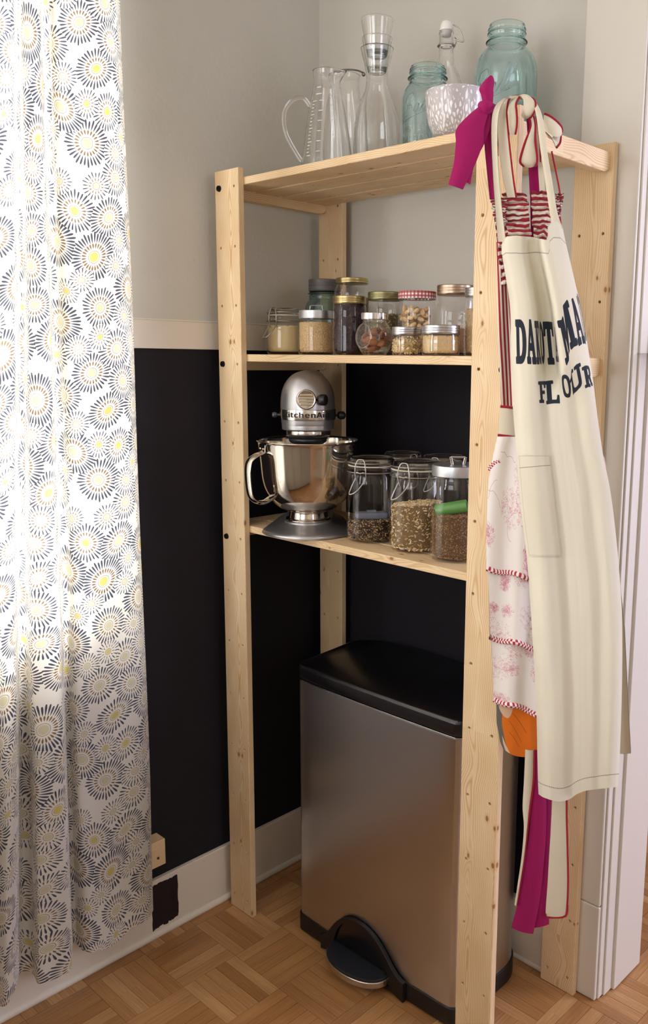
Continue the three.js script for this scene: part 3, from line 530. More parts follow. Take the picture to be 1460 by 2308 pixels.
// ---------------------------------------------------------------- jars and their contents
// contents: a core filling the inside of a jar and, where they can be seen, loose pieces all over it
const core = (R, h, tilt = 0, lump = 0.002, seed = 1) => {
  const n = noise2(seed, 32), g = lathe([[0, 0.0], [R * 0.86, 0.0], [R * 0.97, R * 0.10], [R, R * 0.22], [R, h * 0.5], [R, h - 0.0005], [R * 0.985, h], [R * 0.6, h], [R * 0.3, h], [0, h]], 48), p = g.attributes.position;
  for (let i = 0; i < p.count; i++) if (p.getY(i) > h - 0.004 && h > 0.01) p.setY(i, p.getY(i) + tilt * p.getX(i) + lump * (n(p.getX(i) * 220 + 9, p.getZ(i) * 220 + 9) - 0.5) * 2);
  g.computeVertexNormals(); return g;
};
function contents(name, label, pos, R, h, o) { // o: color, grain [sx, sy, sz], count, tones, tilt
  const grp = thing(name, label, o.category ?? 'food', pos, 0); grp.userData.kind = 'stuff';
  part('mass', core(R - (o.grain ? o.grain[0] * 0.4 : 0), h, o.tilt ?? 0, o.lump ?? 0.002, o.seed ?? 3), std({ color: o.color, roughness: 0.95, ...(o.map ? { map: o.map } : {}) }), grp);
  if (o.grain) {
    const r = rng(o.seed ?? 3), [sx, sy, sz] = o.grain, g = new THREE.IcosahedronGeometry(1, o.fine ?? 0), im = new THREE.InstancedMesh(g, std({ color: 0xffffff, roughness: 0.9 }), o.count), m = new THREE.Matrix4(), q = new THREE.Quaternion(), e = new THREE.Euler(), c = new THREE.Color();
    const Ri = R - sx * 0.9, bend = (y) => (y < R * 0.22 ? lerp(0.88, 1, Math.sqrt(clamp(y / (R * 0.22)))) : 1);
    for (let i = 0; i < o.count; i++) {
      const top = r() < 0.28, a = r() * 6.2832; let x, y, z;
      if (top) { const rr = Ri * Math.sqrt(r()) * 0.97; x = Math.sin(a) * rr; z = Math.cos(a) * rr; y = h + (r() - 0.4) * sy; }
      else { y = r() * h; const rr = (Ri - r() * sx * 0.6) * bend(y); x = Math.sin(a) * rr; z = Math.cos(a) * rr; }
      y = Math.max(sy, y + (o.tilt ?? 0) * x * smooth(h * 0.2, h, y));
      e.set(r() * 3, r() * 6, r() * 3); q.setFromEuler(e); const s = 0.75 + 0.5 * r();
      m.compose(V3(x, y, z), q, V3(sx * s, sy * s, sz * s)); im.setMatrixAt(i, m); im.setColorAt(i, c.set(o.tones[Math.floor(r() * o.tones.length)]).multiplyScalar(0.85 + 0.3 * r()));
    }
    im.name = 'grains'; im.userData.kind = 'stuff'; grp.add(im);
  }
  return grp;
}
const cyl = (r, y0, y1, seg = 40, bev = 0.001) => lathe([[0, y0], [r - bev, y0], [r, y0 + bev], [r, y1 - bev], [r - bev, y1], [0, y1]], seg);
const straight = (R, h, n, hn) => [[0, 0.002], [R * 0.7, 0.0012], [R * 0.9, 0.0], [R * 0.985, 0.005], [R, 0.014], [R, h * 0.3], [R, h * 0.6], [R, hn - 0.016], [R * 0.985, hn - 0.008], [lerp(R, n, 0.6), hn - 0.002], [n, hn + 0.003], [n, lerp(hn, h, 0.6)], [n, h]];
const jarGlass = phys({ color: 0xfefefe, transmission: 1, thickness: 0, roughness: 0.0, ior: 1.5 });
// the contents lie against the glass, so only its outer face mirrors
function jarShell(profile, seg = 56) { const c = new THREE.SplineCurve(profile.map(([r, y]) => new THREE.Vector2(r, y))), o = c.getPoints(profile.length * 3).map((p) => [Math.max(p.x, 0), Math.max(p.y, 0)]), top = o[o.length - 1]; return lathe([...o, [top[0] - 0.001, top[1] + 0.0009], [top[0] - 0.0022, top[1]]], seg); }
const gold = std({ color: 0xb9a878, metalness: 1, roughness: 0.28 }), silver = std({ color: 0xb9b9bb, metalness: 1, roughness: 0.3 }), alu = std({ color: 0xc9ccd0, metalness: 0.9, roughness: 0.36 }), copperLid = std({ color: 0xb5a08c, metalness: 1, roughness: 0.3 }), zinc = std({ color: 0x6c6a68, metalness: 0.6, roughness: 0.6 });
// two-piece screw band: ribbed ring with a rolled edge, and the disc in it
function screwLid(t, r, y, h, mat, label, disc = mat) {
  const pts = [[0, 0], [r * 0.93, 0], [r, 0.0008]]; const n = 3;
  for (let i = 0; i < n; i++) { const a = 0.002 + (h - 0.005) * i / n, b = 0.002 + (h - 0.005) * (i + 1) / n; pts.push([r * 0.985, lerp(a, b, 0.3)], [r * 1.01, lerp(a, b, 0.6)], [r * 0.985, b]); }
  pts.push([r, h - 0.002], [r * 0.985, h - 0.0004], [r * 0.95, h], [r * 0.86, h - 0.0004], [r * 0.85, h - 0.0014], [0, h - 0.0014]);
  const l = part('lid', move(lathe(pts, 56), 0, y, 0), mat, t, label);
  part('disc', move(lathe([[0, h - 0.0013], [r * 0.8, h - 0.0013], [r * 0.83, h - 0.0006], [0, h - 0.0004]], 40), 0, y, 0), disc, l);
}
// swing-clamp jar: cylinder, glass lid, pale rubber ring, wire bail and lever; the lever faces the viewpoint, turned by a
function clampJar(t, R, h, a, n = R * 0.93, glass = jarGlass) {
  const hb = h - 0.024;
  const prof = [[0, 0.002], [R * 0.7, 0.0012], [R * 0.86, 0], [R * 0.97, 0.007], [R, 0.020], [R, hb * 0.4], [R, hb * 0.75], [R * 0.99, hb - 0.022], [R * 0.955, hb - 0.010], [n * 0.97, hb - 0.004], [n * 1.03, hb - 0.001], [n * 1.03, hb + 0.004], [n, hb + 0.0055]];
  part('glass', glass === jarGlass ? jarShell(prof) : glassShell(prof, 0.0028, 0.006), glass, t);
  part('seal', move(new THREE.TorusGeometry(n * 0.985, 0.0016, 8, 56).rotateX(Math.PI / 2), 0, hb + 0.0078, 0), std({ color: 0xd8cfc0, roughness: 0.7 }), t, 'pale rubber seal ring');
  part('lid', move(lathe([[0, 0.0], [n * 0.90, 0.0], [n * 1.03, 0.0005], [n * 1.04, 0.003], [n * 1.02, 0.0065], [n * 0.96, 0.0085], [n * 0.93, 0.0125], [n * 0.86, 0.0142], [n * 0.55, 0.0136], [0, 0.0128]], 56), 0, hb + 0.0098, 0), clear, t, 'clear glass lid');
  const w = 0.0011, hoop = [], band = [];
  const on = (ang, rr, y) => V3(Math.sin(ang) * rr, y, Math.cos(ang) * rr);
  band.push(new THREE.TorusGeometry(n * 1.0 + 0.0022, w, 8, 64).rotateX(Math.PI / 2).translate(0, hb - 0.0045, 0));
  band.push(new THREE.TorusGeometry(n * 1.05 + 0.0005, w, 8, 64).rotateX(Math.PI / 2).translate(0, hb + 0.0148, 0));
  part('wire_band', merge(band), wire, t);
  // bail: from the lower band up over the lid edge and back
  const b = 0.20, r1 = n + 0.007;
  part('bail', merge([tube([on(a - b, r1 - 0.002, hb - 0.020), on(a - b * 1.05, r1 + 0.002, hb - 0.006), on(a - b * 0.95, r1 + 0.002, hb + 0.010), on(a - b * 0.62, r1 - 0.001, hb + 0.0215), on(a, r1 - 0.002, hb + 0.0235), on(a + b * 0.62, r1 - 0.001, hb + 0.0215), on(a + b * 0.95, r1 + 0.002, hb + 0.010), on(a + b * 1.05, r1 + 0.002, hb - 0.006), on(a + b, r1 - 0.002, hb - 0.020)], w, 64, 8),
    tube([on(a - b, r1 + 0.001, hb - 0.004), on(a - b * 0.6, r1 + 0.0025, hb - 0.0018), on(a, r1 + 0.0015, hb - 0.004), on(a + b * 0.6, r1 + 0.0025, hb - 0.0018), on(a + b, r1 + 0.001, hb - 0.004)], w, 30, 8)]), wire, t, 'wire bail');
  part('lever', tube([on(a + b * 0.95, r1 + 0.001, hb - 0.014), on(a + b * 0.5, r1 + 0.010, hb - 0.027), on(a - b * 0.2, r1 + 0.019, hb - 0.040), on(a - b * 1.0, r1 + 0.021, hb - 0.044), on(a - b * 1.15, r1 + 0.014, hb - 0.034), on(a - b * 1.0, r1 + 0.001, hb - 0.014)], w * 1.1, 50, 8), wire, t, 'wire lever');
}
const jar = (name, label, x, y, z) => thing(name, label, 'jar', [x, y, z], toCam(x, z));

// --- middle shelf, from the left
{ const x = 0.058, z = -0.140; clampJar(jar('clamp_jar', 'squat swing-clamp glass jar of pale cream flour, leftmost on the middle shelf', x, T1, z), 0.0420, 0.103, -0.60, 0.038);
  contents('flour', 'pale cream flour filling the leftmost squat clamp jar', [x, T1 + 0.0064, z], 0.0372, 0.058, { color: 0xe2cd9c, lump: 0.0015, seed: 21 }); }
{ const x = 0.214, z = -0.095, t = jar('lidded_jar', 'glass jar of fine tan grain with a silver lid and wire handle, second from left', x, T1, z), R = 0.0385;
  part('glass', jarShell(straight(R, 0.079, R * 0.90, 0.068)), jarGlass, t);
  const l = part('lid', cyl(R * 0.955, 0.0745, 0.0915), alu, t, 'brushed aluminium lid');
  part('handle', tube([V3(-0.014, 0.0910, 0), V3(-0.0125, 0.0985, 0), V3(-0.0108, 0.1018, 0), V3(0.0108, 0.1018, 0), V3(0.0125, 0.0985, 0), V3(0.014, 0.0910, 0)], 0.0011, 40, 8), wire, l);
  contents('fine_grain', 'fine tan grain in the jar with the wire-handled silver lid', [x, T1 + 0.0054, z], R - 0.0028, 0.061, { color: 0xc2a273, grain: [0.0009, 0.0009, 0.0011], count: 9000, tones: ['#d9bd8d', '#c3a274', '#e3cda4', '#a98a5e'], seed: 22 }); }
{ const x = 0.106, z = -0.218, t = jar('preserving_jar', 'dark teal glass preserving jar with a dull zinc lid, back of middle shelf', x, T1, z);
  part('glass', glassShell(masonProfile(0.0445, 0.158, 0.0345), 0.0034, 0.006), phys({ color: 0xffffff, transmission: 1, thickness: 0.01, roughness: 0.0, ior: 1.5, attenuationColor: new THREE.Color(0.28, 0.52, 0.55), attenuationDistance: 0.008 }), t);
  screwLid(t, 0.0360, 0.1425, 0.0265, zinc, 'dull zinc screw lid'); }
{ const x = 0.305, z = -0.103, t = jar('lidded_jar', 'straight glass jar of dark purple dried fruit with a gold screw lid', x, T1, z), R = 0.0345;
  part('glass', jarShell(straight(R, 0.1085, R * 0.95, 0.100)), jarGlass, t); screwLid(t, R * 0.99, 0.1015, 0.0165, gold, 'gold screw lid');
  contents('dried_fruit', 'dark purple dried fruit in the gold-lidded straight jar', [x, T1 + 0.0054, z], R - 0.0027, 0.094, { color: 0x24121a, grain: [0.004, 0.003, 0.005], count: 700, tones: ['#2a131c', '#351a24', '#1c0e14', '#402028'], seed: 23, fine: 1 }); }
{ const x = 0.208, z = -0.206, t = jar('lidded_jar', 'tall clear glass jar with a gold lid standing behind the purple fruit jar', x, T1, z), R = 0.0395;
  part('glass', jarShell([[0, 0.002], [R * 0.8, 0], [R * 0.98, 0.006], [R, 0.02], [R, 0.06], [R, 0.125], [R * 0.97, 0.140], [R * 0.88, 0.149], [R * 0.85, 0.153], [R * 0.85, 0.159]]), jarGlass, t); screwLid(t, R * 0.90, 0.1535, 0.0125, gold, 'gold screw lid');
  contents('spice', 'brown ground spice at the bottom of the tall gold-lidded jar', [x, T1 + 0.0054, z], R - 0.0028, 0.118, { color: 0x6a4a2c, grain: [0.002, 0.0016, 0.0022], count: 1800, tones: ['#6e4c2b', '#84603a', '#57391f'], seed: 24 }); }
{ // round-faced counter jar: a ball flattened on two sides, chrome screw lid
  const x = 0.420, z = -0.058, t = jar('round_jar', 'small flat-sided round glass jar of almonds with a chrome lid at the shelf front', x, T1, z), R = 0.0350;
  const g = glassShell([[0, 0.0035], [0.012, 0.003], [0.020, 0.0005], [0.027, 0.008], [0.0330, 0.021], [0.0350, 0.034], [0.0330, 0.047], [0.0270, 0.0575], [0.0235, 0.0625], [0.0228, 0.068], [0.0228, 0.076]], 0.0018, 0.0055, 72, 4), p = g.attributes.position, ax = V3(-0.80, 0.06, 0.60).normalize();
  for (let i = 0; i < p.count; i++) { const v = V3(p.getX(i), p.getY(i) - 0.034, p.getZ(i)), d = v.dot(ax), lim = v.length() > 0.0338 || true ? 0.0268 : 1; const inn = Math.hypot(v.x, v.z) < 0.0305 && false; if (Math.abs(d) > lim && p.getY(i) < 0.06) { v.addScaledVector(ax, (Math.sign(d) * (lim + (Math.abs(d) - lim) * 0.08) - d)); p.setXYZ(i, v.x, v.y + 0.034, v.z); } }
  g.computeVertexNormals(); part('glass', g, jarGlass, t);
  part('face_rim', new THREE.TorusGeometry(0.0225, 0.0013, 10, 56).applyQuaternion(new THREE.Quaternion().setFromUnitVectors(V3(0, 0, 1), ax)).translate(ax.x * 0.0274, 0.034 + ax.y * 0.0274, ax.z * 0.0274), clear, t, 'raised glass ring round the flat face');
  part('lid', cyl(0.0262, 0.0665, 0.0800, 48, 0.0012), chrome, t, 'chrome screw lid');
  // almonds, each one a thing
  const r = rng(61), ag = new THREE.SphereGeometry(1, 14, 10); { const q = ag.attributes.position; for (let i = 0; i < q.count; i++) { const k = q.getX(i); q.setXYZ(i, k * 0.0105, q.getY(i) * 0.0058 * (1 - 0.28 * k), q.getZ(i) * 0.0040 * (1 - 0.22 * k)); } ag.computeVertexNormals(); }
  const almond = [0x8a4f2c, 0x7a4222, 0x9a5d36].map((c) => std({ color: c, roughness: 0.75 }));
  const m = new THREE.Matrix4().makeRotationY(toCam(x, z)), done = []; let n = 0;
  for (let k = 0; k < 900 && n < 30; k++) {
    const y = 0.0125 + 0.0345 * Math.pow(r(), 1.1), rr = (y < 0.02 ? 0.0150 : 0.0205) * Math.sqrt(r()), a = r() * 6.283, v = V3(Math.sin(a) * rr, y, Math.cos(a) * rr);
    if (Math.abs(V3(v.x, y - 0.034, v.z).dot(ax)) > 0.0165 || done.some((d) => d.distanceTo(v) < 0.0088)) continue;
    done.push(v.clone()); n++; const o = solo('almond', ag, almond[n % 3], 'brown almond among others inside the small flat-sided round jar', 'almond', 'almonds in the round jar');
    v.applyMatrix4(m); o.position.set(x + v.x, T1 + v.y, z + v.z); o.rotation.set((r() - 0.5) * 1.0, r() * 6.28, (r() - 0.5) * 0.9);
  } }
{ const x = 0.375, z = -0.136, t = jar('lidded_jar', 'glass jar of green and brown seeds with an olive-gold lid behind the round almond jar', x, T1, z), R = 0.0365;
  part('glass', jarShell(straight(R, 0.114, R * 0.93, 0.103)), jarGlass, t); screwLid(t, R * 0.985, 0.1085, 0.0165, std({ color: 0x8d8864, metalness: 0.9, roughness: 0.35 }), 'olive-gold screw lid');
  contents('mixed_seeds', 'green and brown seeds in the olive-gold lidded jar', [x, T1 + 0.0054, z], R - 0.0027, 0.074, { color: 0x5a5236, grain: [0.0030, 0.0014, 0.0042], count: 1100, tones: ['#6b6238', '#8a7a4c', '#4c4930', '#a08c5c', '#5b4a30'], seed: 25 }); }
{ const x = 0.475, z = -0.118, t = jar('lidded_jar', 'glass jar of shelled peanuts with a red and white gingham lid', x, T1, z), R = 0.0368;
  part('glass', jarShell(straight(R, 0.110, R * 0.93, 0.100)), jarGlass, t);
  const ging = canvasTexture(512, 64, (g, w, h) => { g.fillStyle = '#f0e9e4'; g.fillRect(0, 0, w, h); for (let i = 0; i < 16; i++) { g.fillStyle = 'rgba(150,24,36,0.62)'; g.fillRect(i * 32, 0, 16, h); } for (let j = 0; j < 2; j++) { g.fillStyle = 'rgba(150,24,36,0.62)'; g.fillRect(0, j * 32, w, 16); } });
  ging.repeat.set(2, 1); const gm = std({ map: ging, roughness: 0.5 });
  const l = part('lid', move(new THREE.CylinderGeometry(R * 0.985, R * 0.985, 0.0135, 56, 1, true), 0, 0.1135, 0), gm, t, 'red and white gingham lid');
  part('lid_top', lathe([[R * 0.985, 0.1195], [R * 0.97, 0.1210], [R * 0.5, 0.1214], [0, 0.1214]].reverse(), 48), gm, l); part('lid_rim', move(new THREE.TorusGeometry(R * 0.978, 0.0008, 8, 56).rotateX(Math.PI / 2), 0, 0.107, 0), silver, l);
  const r = rng(62), pg = new THREE.SphereGeometry(1, 14, 10); { const q = pg.attributes.position; for (let i = 0; i < q.count; i++) { const k = q.getX(i), w = 0.0046 * (1 - 0.10 * Math.exp(-k * k * 14)); q.setXYZ(i, k * 0.0084, q.getY(i) * w, q.getZ(i) * w); } pg.computeVertexNormals(); }
  const pm = [0xcfab78, 0xdabb8c, 0xc29a64].map((c) => std({ color: c, roughness: 0.7 })), done = []; let n = 0;
  for (let k = 0; k < 4000 && n < 92; k++) {
    const y = 0.0115 + 0.077 * r(), rr = (R - 0.0090) * Math.sqrt(0.25 + 0.75 * r()), a = r() * 6.283, v = V3(Math.sin(a) * rr, y, Math.cos(a) * rr);
    if (done.some((d) => d.distanceTo(v) < 0.0096)) continue; done.push(v); n++;
    const o = solo('peanut', pg, pm[n % 3], 'pale shelled peanut among others inside the gingham-lidded jar', 'peanut', 'peanuts in the gingham-lidded jar'); o.position.set(x + v.x, T1 + v.y, z + v.z); o.rotation.set((r() - 0.5) * 2.4, r() * 6.28, (r() - 0.5) * 1.6);
  } }
{ const x = 0.506, z = -0.054, t = jar('small_jar', 'short glass jar of slivered almonds with a silver screw lid, left of its powder-filled twin', x, T1, z), R = 0.0268;
  part('glass', jarShell(straight(R, 0.046, R * 0.95, 0.036)), jarGlass, t); screwLid(t, R * 1.02, 0.0365, 0.0155, silver, 'silver screw lid');
  contents('slivered_almonds', 'pale slivered almonds in the left of the two short jars', [x, T1 + 0.0044, z], R - 0.0024, 0.024, { color: 0xb79a68, grain: [0.0016, 0.0012, 0.0058], count: 420, tones: ['#e0c795', '#cfae76', '#ead7ad', '#b48d55'], seed: 26 }); }
{ const x = 0.588, z = -0.055, t = jar('small_jar', 'short glass jar of tan powder with a silver screw lid, right of the slivered almonds', x, T1, z), R = 0.0345;
  part('glass', jarShell(straight(R, 0.047, R * 0.95, 0.037)), jarGlass, t); screwLid(t, R * 1.01, 0.0372, 0.0165, silver, 'silver screw lid');
  contents('powder', 'tan powder in the right of the two short jars', [x, T1 + 0.0044, z], R - 0.0026, 0.030, { color: 0xcaac7b, grain: [0.0006, 0.0006, 0.0007], count: 5000, tones: ['#d2b384', '#c3a371', '#ddc397'], seed: 27 }); }
{ const x = 0.549, z = -0.143, t = jar('preserving_jar', 'clear glass preserving jar with a copper-coloured lid at the right end', x, T1, z);
  part('glass', jarShell(masonProfile(0.0385, 0.126, 0.0325)), jarGlass, t); screwLid(t, 0.0352, 0.1125, 0.0185, copperLid, 'copper-coloured screw lid');
  part('emblem', embossed(0.0385, 0.052, 0.022, 0.45), clear, t, 'raised script lettering');
  contents('brown_sugar', 'light brown sugar filling the lower part of the copper-lidded jar', [x, T1 + 0.0064, z], 0.0350, 0.044, { color: 0xa98255, grain: [0.0009, 0.0009, 0.001], count: 5000, tones: ['#b58d5e', '#a37a4c', '#c39c6c'], seed: 28 }); }
{ const x = 0.640, z = -0.110, t = jar('lidded_jar', 'glass jar of tan grain with a grey lid half hidden by the front right post', x, T1, z), R = 0.034;
  part('glass', jarShell(straight(R, 0.112, R * 0.94, 0.101)), jarGlass, t); screwLid(t, R * 0.99, 0.1035, 0.0165, silver, 'grey screw lid');
  contents('tan_grain', 'tan grain in the jar half hidden by the front right post', [x, T1 + 0.0054, z], R - 0.0027, 0.076, { color: 0x9c8058, grain: [0.0018, 0.0014, 0.0026], count: 1600, tones: ['#a98c60', '#8f7349', '#bda276'], seed: 29 }); }
{ const x = 0.585, z = -0.235, t = jar('cork_bottle', 'rounded clear glass bottle with a dark stopper at the right back of the middle shelf', x, T1, z);
  part('glass', glassShell([[0, 0.002], [0.03, 0], [0.038, 0.006], [0.040, 0.03], [0.040, 0.11], [0.036, 0.14], [0.024, 0.158], [0.013, 0.166], [0.011, 0.172]], 0.0022, 0.005), clear, t); part('stopper', cyl(0.0105, 0.168, 0.188, 24, 0.001), std({ color: 0x3b3630, roughness: 0.7 }), t, 'dark stopper'); }

// --- lowest shelf
const LZ = 1;
{ const x = 0.373, z = -0.101; clampJar(jar('clamp_jar', 'swing-clamp glass jar one quarter full of dark wild rice beside the mixer', x, T2, z), 0.0512, 0.172, -0.42);
  contents('wild_rice', 'dark and tan wild rice mix in the clamp jar beside the mixer', [x, T2 + 0.0064, z], 0.0479, 0.034, { color: 0x3a281c, grain: [0.0011, 0.0010, 0.0038], count: 3600, tones: ['#2a1c14', '#a5835a', '#4a3423', '#c8a878', '#3a261a'], tilt: 0.1, seed: 31 });
  const s = thing('scoop', 'grey-blue plastic scoop lying on the wild rice inside the clamp jar', 'scoop', [x, T2 + 0.051, z], 0.9);
  part('cup', move(new RoundedBoxGeometry(0.066, 0.014, 0.03, 3, 0.005), 0, 0, 0), std({ color: 0x6f7484, roughness: 0.5 }), s); part('handle', move(new RoundedBoxGeometry(0.02, 0.004, 0.012, 2, 0.0018), 0, 0.0085, 0), std({ color: 0x6f7484, roughness: 0.5 }), s); }
{ const x = 0.499, z = -0.098; clampJar(jar('clamp_jar', 'swing-clamp glass jar two thirds full of rolled oats, middle of the front jars', x, T2, z), 0.0538, 0.176, -0.46);
  contents('rolled_oats', 'pale rolled oats filling the middle clamp jar', [x, T2 + 0.0064, z], 0.0505, 0.084, { color: 0x745c3a, grain: [0.0043, 0.0013, 0.0036], count: 3300, tones: ['#d8c096', '#c9ab79', '#e6d3ae', '#b39162', '#cdb183'], tilt: 0.12, fine: 1, seed: 32 }); }
{ const x = 0.607, z = -0.089, t = jar('lidded_jar', 'glass jar of brown buckwheat with a silver lid, rightmost on the lowest shelf', x, T2, z), R = 0.0492;
  part('glass', jarShell(straight(R, 0.166, R * 0.93, 0.150)), jarGlass, t);
  const l = part('lid', cyl(R * 0.975, 0.158, 0.1785, 56, 0.0012), alu, t, 'brushed aluminium lid');
  part('handle', merge([move(new RoundedBoxGeometry(0.005, 0.016, 0.014, 2, 0.0012).rotateZ(0.22), -0.012, 0.186, 0.006), move(new RoundedBoxGeometry(0.005, 0.016, 0.014, 2, 0.0012).rotateZ(-0.22), 0.012, 0.186, 0.006), move(new RoundedBoxGeometry(0.026, 0.004, 0.014, 2, 0.0012), 0, 0.193, 0.006)]), chrome, l, 'chrome strap handle');
  contents('buckwheat', 'brown buckwheat in the rightmost jar of the lowest shelf', [x, T2 + 0.0064, z], R - 0.0031, 0.078, { color: 0x5a4128, grain: [0.0013, 0.0011, 0.0017], count: 8000, tones: ['#8a6a42', '#6e4f2e', '#a5855a', '#54381f', '#937349'], seed: 33 });
  const s = thing('scoop', 'green plastic tube scoop stuck into the buckwheat', 'scoop', [x - 0.004, T2 + 0.097, z + 0.012], toCam(x, z) - 0.1);
  part('tube', boardUV(lathe([[0, -0.030], [0.0105, -0.030], [0.0118, -0.029], [0.0118, 0.029], [0.0105, 0.030], [0.0092, 0.029], [0.0092, -0.026], [0, -0.026]], 28).rotateZ(-Math.PI / 2 + 0.2), 0, 1, 1), phys({ color: 0x5f9a4c, roughness: 0.35, clearcoat: 0.4 }), s, 'green plastic tube'); }
{ const x = 0.352, z = -0.218; clampJar(jar('clamp_jar', 'empty swing-clamp glass jar at the back, behind the wild rice jar', x, T2, z), 0.0450, 0.172, 0.5, 0.042, clear); }
{ const x = 0.452, z = -0.236; clampJar(jar('clamp_jar', 'empty swing-clamp glass jar at the back, behind the rolled oats', x, T2, z), 0.0500, 0.172, -0.35); }
// ---------------------------------------------------------------- stand mixer
{
  const mx = 0.220, mz = -0.064, turn = toCam(mx, mz) - 0.05;
  const t = thing('stand_mixer', 'silver-grey stand mixer with a polished steel bowl on the lowest shelf', 'mixer', [mx, T2, mz], turn);
  const enamel = phys({ color: 0xbcbcc0, metalness: 0.85, roughness: 0.32, clearcoat: 0.6, clearcoatRoughness: 0.12 }), polished = std({ color: 0xcfc7bd, metalness: 1, roughness: 0.10 }), trim = std({ color: 0xd6d3cc, metalness: 1, roughness: 0.16 }), knobBlack = std({ color: 0x121214, roughness: 0.4 });
  // stadium of revolution: front half circle, straight sides, back half circle; rows are [y, radius of the front, radius at the back]
  const stadium = (rows, L, seg = 28) => {
    const c = new THREE.CatmullRomCurve3(rows.map(([y, r, b]) => V3(r, y, b ?? r)), false, 'catmullrom', 0.5), R = c.getPoints(rows.length * 5), P = [], idx = [], n = seg * 2 + 2;
    for (const { x: r, y, z: b } of R) {
      for (let i = 0; i <= seg; i++) { const a = -Math.PI / 2 + Math.PI * i / seg; P.push(Math.sin(a) * Math.max(r, 0), y, Math.cos(a) * Math.max(r, 0)); }
      for (let i = 0; i <= seg; i++) { const a = Math.PI / 2 + Math.PI * i / seg; P.push(Math.sin(a) * Math.max(b, 0), y, Math.cos(a) * Math.max(b, 0) - L); }
    }
    for (let j = 0; j < R.length - 1; j++) for (let i = 0; i < n; i++) { const a = j * n + i, b = j * n + (i + 1) % n; idx.push(a, b, b + n, a, b + n, a + n); }
    const g = new THREE.BufferGeometry(); g.setAttribute('position', new THREE.Float32BufferAttribute(P, 3)); g.setIndex(idx); g.computeVertexNormals(); return g;
  };
  // foot: broad round plate in front, tapering back under the column
  part('foot', stadium([[0.000, 0.02, 0.02], [0.0005, 0.092, 0.074], [0.004, 0.0970, 0.078], [0.0085, 0.0935, 0.075], [0.0125, 0.080, 0.068], [0.0165, 0.064, 0.060], [0.0225, 0.051, 0.052], [0.0275, 0.046, 0.048], [0.028, 0.0, 0.0]], 0.115), enamel, t);
  part('clamp_ring', lathe([[0, 0.027], [0.047, 0.027], [0.048, 0.0285], [0.0475, 0.031], [0.041, 0.0325], [0, 0.0325]], 56), polished, t, 'polished clamp ring');
  part('column', (() => { const g = stadium([[0.020, 0.052, 0.050], [0.050, 0.040, 0.042], [0.10, 0.034, 0.038], [0.16, 0.036, 0.040], [0.205, 0.044, 0.046], [0.222, 0.048, 0.048]], 0.03); return g.translate(0, 0, -0.145); })(), enamel, t);
  const head = part('head', stadium([[0.226, 0.0535, 0.046], [0.236, 0.0555, 0.047], [0.260, 0.0570, 0.048], [0.285, 0.0565, 0.047], [0.305, 0.0525, 0.043], [0.322, 0.0440, 0.036], [0.335, 0.0310, 0.025], [0.342, 0.0150, 0.012], [0.3440, 0.0005, 0.0005]], 0.165), enamel, t);
  part('trim_band', stadium([[0.2425, 0.0562, 0.0472], [0.2428, 0.0580, 0.0490], [0.2530, 0.0588, 0.0496], [0.2632, 0.0586, 0.0494], [0.2636, 0.0568, 0.0478]], 0.165), trim, head, 'polished trim band');
  part('lettering', wrapText('KitchenAid', font, 0.0106, 0.0007, 0.0589, 0.2486, -0.03, 1.40), knobBlack, head, 'black lettering');
  part('housing', lathe([[0.0, 0.2055], [0.044, 0.2055], [0.046, 0.208], [0.0462, 0.2185], [0.0485, 0.2195], [0.0535, 0.2205], [0.0545, 0.2225], [0.0548, 0.2405], [0.053, 0.243], [0, 0.243]], 64), enamel, head);
  part('drip_ring', lathe([[0.0, 0.2068], [0.0455, 0.2068], [0.0472, 0.2085], [0.0475, 0.2185], [0.046, 0.2198], [0, 0.2198]], 64), trim, head, 'polished ring');
  part('planetary', lathe([[0, 0.178], [0.010, 0.178], [0.011, 0.188], [0.034, 0.191], [0.040, 0.196], [0.041, 0.2068], [0, 0.2068]], 48), std({ color: 0x4a4c50, metalness: 0.7, roughness: 0.4 }), head);
  part('beater_shaft', merge([lathe([[0, 0.12], [0.007, 0.12], [0.007, 0.182], [0, 0.182]], 24)]).translate(0.018, 0, 0.004), polished, head);
  // attachment hub on the front of the dome, with its thumb screw
  const hub = part('hub_cover', merge([lathe([[0, 0], [0.0185, 0], [0.0205, 0.002], [0.0205, 0.010], [0.019, 0.0122], [0.0172, 0.0122], [0.0165, 0.0105], [0, 0.0105]], 48), ...[-0.0095, -0.0032, 0.0032, 0.0095].map((q) => new RoundedBoxGeometry(2 * Math.sqrt(0.0163 ** 2 - q * q) - 0.001, 0.0024, 0.0042, 2, 0.0009).translate(0, 0.0112, q))]).rotateX(Math.PI / 2).translate(0, 0.2855, 0.0500), polished, head, 'chrome ribbed hub cover');
  part('thumb_screw', merge([lathe([[0, 0], [0.003, 0], [0.003, 0.012], [0, 0.012]], 16), lathe([[0, 0.009], [0.0095, 0.009], [0.0115, 0.011], [0.0115, 0.021], [0.0095, 0.023], [0, 0.023]], 12)]).rotateZ(-Math.PI / 2 + 0.0).rotateY(-0.42).translate(0.0195, 0.2850, 0.0490), knobBlack, hub, 'black thumb screw');
  part('speed_lever', merge([lathe([[0, 0], [0.0026, 0], [0.0026, 0.012], [0, 0.012]], 12), lathe([[0, 0.010], [0.0045, 0.0105], [0.0062, 0.015], [0.005, 0.020], [0, 0.0212]], 20)]).rotateZ(Math.PI / 2).translate(-0.055, 0.2500, -0.01), std({ color: 0x55565c, metalness: 0.6, roughness: 0.3 }), head, 'grey speed lever');
